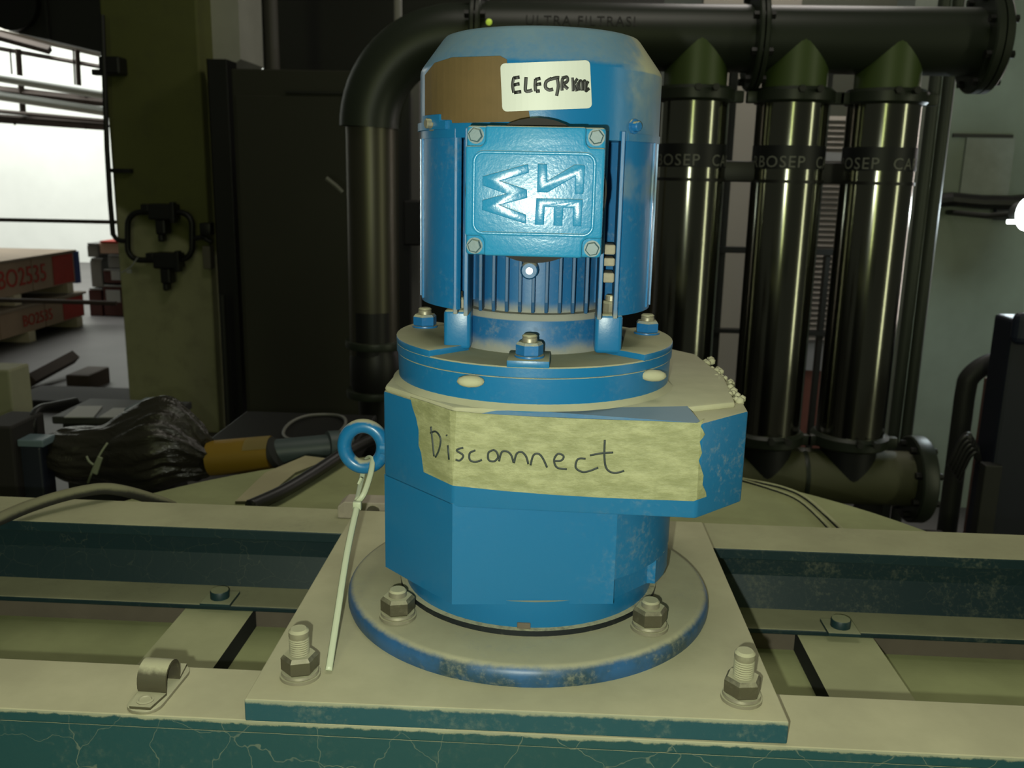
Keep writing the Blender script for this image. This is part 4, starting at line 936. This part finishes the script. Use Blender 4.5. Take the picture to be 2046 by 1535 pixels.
bm = new_bm(); tube(bm, catmull([P(66, 872, 1.5), P(65, 845, 1.5), P(68, 828, 1.52), P(82, 816, 1.55), P(110, 810, 1.62), P(150, 802, 1.72)], 6), .0075, 12); enp('bent_handle', bm, m_black, 180)
# wrapped bundle, yellow banded pipe
YW = 1.5
us = [(104, 905, 40), (120, 905, 54), (150, 910, 62), (190, 908, 62), (225, 905, 66), (255, 900, 80), (290, 895, 94), (325, 888, 100), (355, 885, 90), (385, 895, 72), (405, 908, 55), (418, 915, 42)]
cen = [P(u, v, YW) for u, v, r in us]; rad = [r/F*YW*.98 for u, v, r in us]
path = catmull(cen, 8); rr = [v.x for v in catmull([(r, 0, 0) for r in rad], 8)]
bm = new_bm(); rings = []
for i, c in enumerate(path):
    ring = []
    for k in range(168):
        a = 2*PI*k/168
        fold = 1+.04*math.sin(a*5+i*.12)+.022*math.sin(a*13-i*.16+1.5*math.sin(i*.13))+.010*math.sin(a*27+i*.05)
        if i > len(path)*.55: fold += .028*math.sin(a*21+i*.10)
        ring.append(bm.verts.new(c+Vector((.008*math.sin(a*5+i*.08), .85*rr[i]*fold*math.cos(a), rr[i]*fold*math.sin(a)))))
    rings.append(ring)
for a, b in zip(rings, rings[1:]):
    for k in range(168): bm.faces.new((a[k], a[(k+1) % 168], b[(k+1) % 168], b[k]))
bm.faces.new(rings[0]); bm.faces.new(rings[-1])
wb = link('wrapped_bundle', bm, m_wrap, smooth=180); tag(wb, 'bundle wrapped in glossy black plastic film behind the rear beam', 'bundle')
tg = empty('tie_tag', P(200, 920, YW-.085), 'pale tag on a thin tie around the black plastic bundle', 'tag')
def tgp(nm, bm, mat, sm=None): o = link(nm, bm, mat, tg, sm); o.matrix_parent_inverse = Matrix.Translation(-tg.location)
b2 = new_bm(); box(b2, -.0045, .0045, -.002, .002, -.016, .016, .001); bmesh.ops.transform(b2, matrix=Matrix.Translation(P(195, 930, YW-.085)) @ Matrix.Rotation(math.radians(22), 4, 'Y'), verts=b2.verts); tgp('tag_plate', b2, m_tag)
b2 = new_bm(); tube(b2, catmull([P(176, 965, YW-.08), P(186, 938, YW-.085), P(200, 908, YW-.08), P(215, 885, YW-.07)], 5), .002, 6); tube(b2, catmull([P(173, 912, YW-.085), P(178, 922, YW-.088), P(187, 929, YW-.088)], 5), .002, 6); tgp('tag_string', b2, m_tag, 180)
pp = empty('banded_pipe', P(540, 910, YW), 'grey pipe with a yellow band leaving the black bundle', 'pipe')
def ppp(nm, bm, mat, sm=60): o = link(nm, bm, mat, pp, sm); o.matrix_parent_inverse = Matrix.Translation(-pp.location)
a, b, c, d, e = P(424, 916, YW), P(421, 916, YW), P(543, 906, YW), P(552, 902, YW), P(672, 893, YW+.04)
bm = new_bm(); tube(bm, [a, e], .0235, 24); ppp('pipe_body', bm, m_greyp)
bm = new_bm(); tube(bm, [b, c], .0310, 28); ppp('yellow_band', bm, m_yellow)
bm = new_bm(); tube(bm, [c, d], .0290, 24); ppp('band_end', bm, m_dark)
bm = new_bm(); tube(bm, [P(655, 893, YW+.03), P(700, 890, YW+.05)], .028, 20); ppp('pipe_union', bm, m_greyp)
b2 = new_bm(); arcp = []
bm = new_bm(); dirv = (c-b).normalized(); s0 = b.lerp(c, .60); g = []
for i in range(2):
    g.append([bm.verts.new((s0 if i == 0 else b.lerp(c, .985))+Vector((0, -.0314*math.cos(t), .0314*math.sin(t)))) for t in np.linspace(.55, 1.6, 8)])
for k_ in range(7): bm.faces.new((g[0][k_], g[0][k_+1], g[1][k_+1], g[1][k_]))
bmesh.ops.solidify(bm, geom=bm.faces[:], thickness=.0006); ppp('pale_sticker', bm, plain('faded_sticker', (.36, .28, .10), .7), None)
# pale hose ring on the floor beyond
zt2 = -.27; c = Q(630, 853, zt2+.006)
bm = new_bm(); tube(bm, [c+Vector((.064*math.cos(t), .115*math.sin(t), .002*math.sin(3*t))) for t in [i*2*PI/36 for i in range(36)]], .0036, 8, closed=True)
tag(link('hose_ring', bm, plain('pale_hose', (.13, .13, .11), .5), smooth=180), 'thin pale hose ring lying behind the yellow banded pipe', 'hose')
xa, xb = Q(450, 853, zt2).x, Q(735, 853, zt2).x
bm = new_bm(); box(bm, xa, xb, c.y-.14, c.y+.14, zt2-.05, zt2, .004)
for x in (xa+.05, xb-.05): box(bm, x-.02, x+.02, c.y-.02, c.y+.02, FZ, zt2-.05)
tag(link('step_platform', bm, m_black), 'low black platform under the pale hose ring before the cabinet', 'platform')
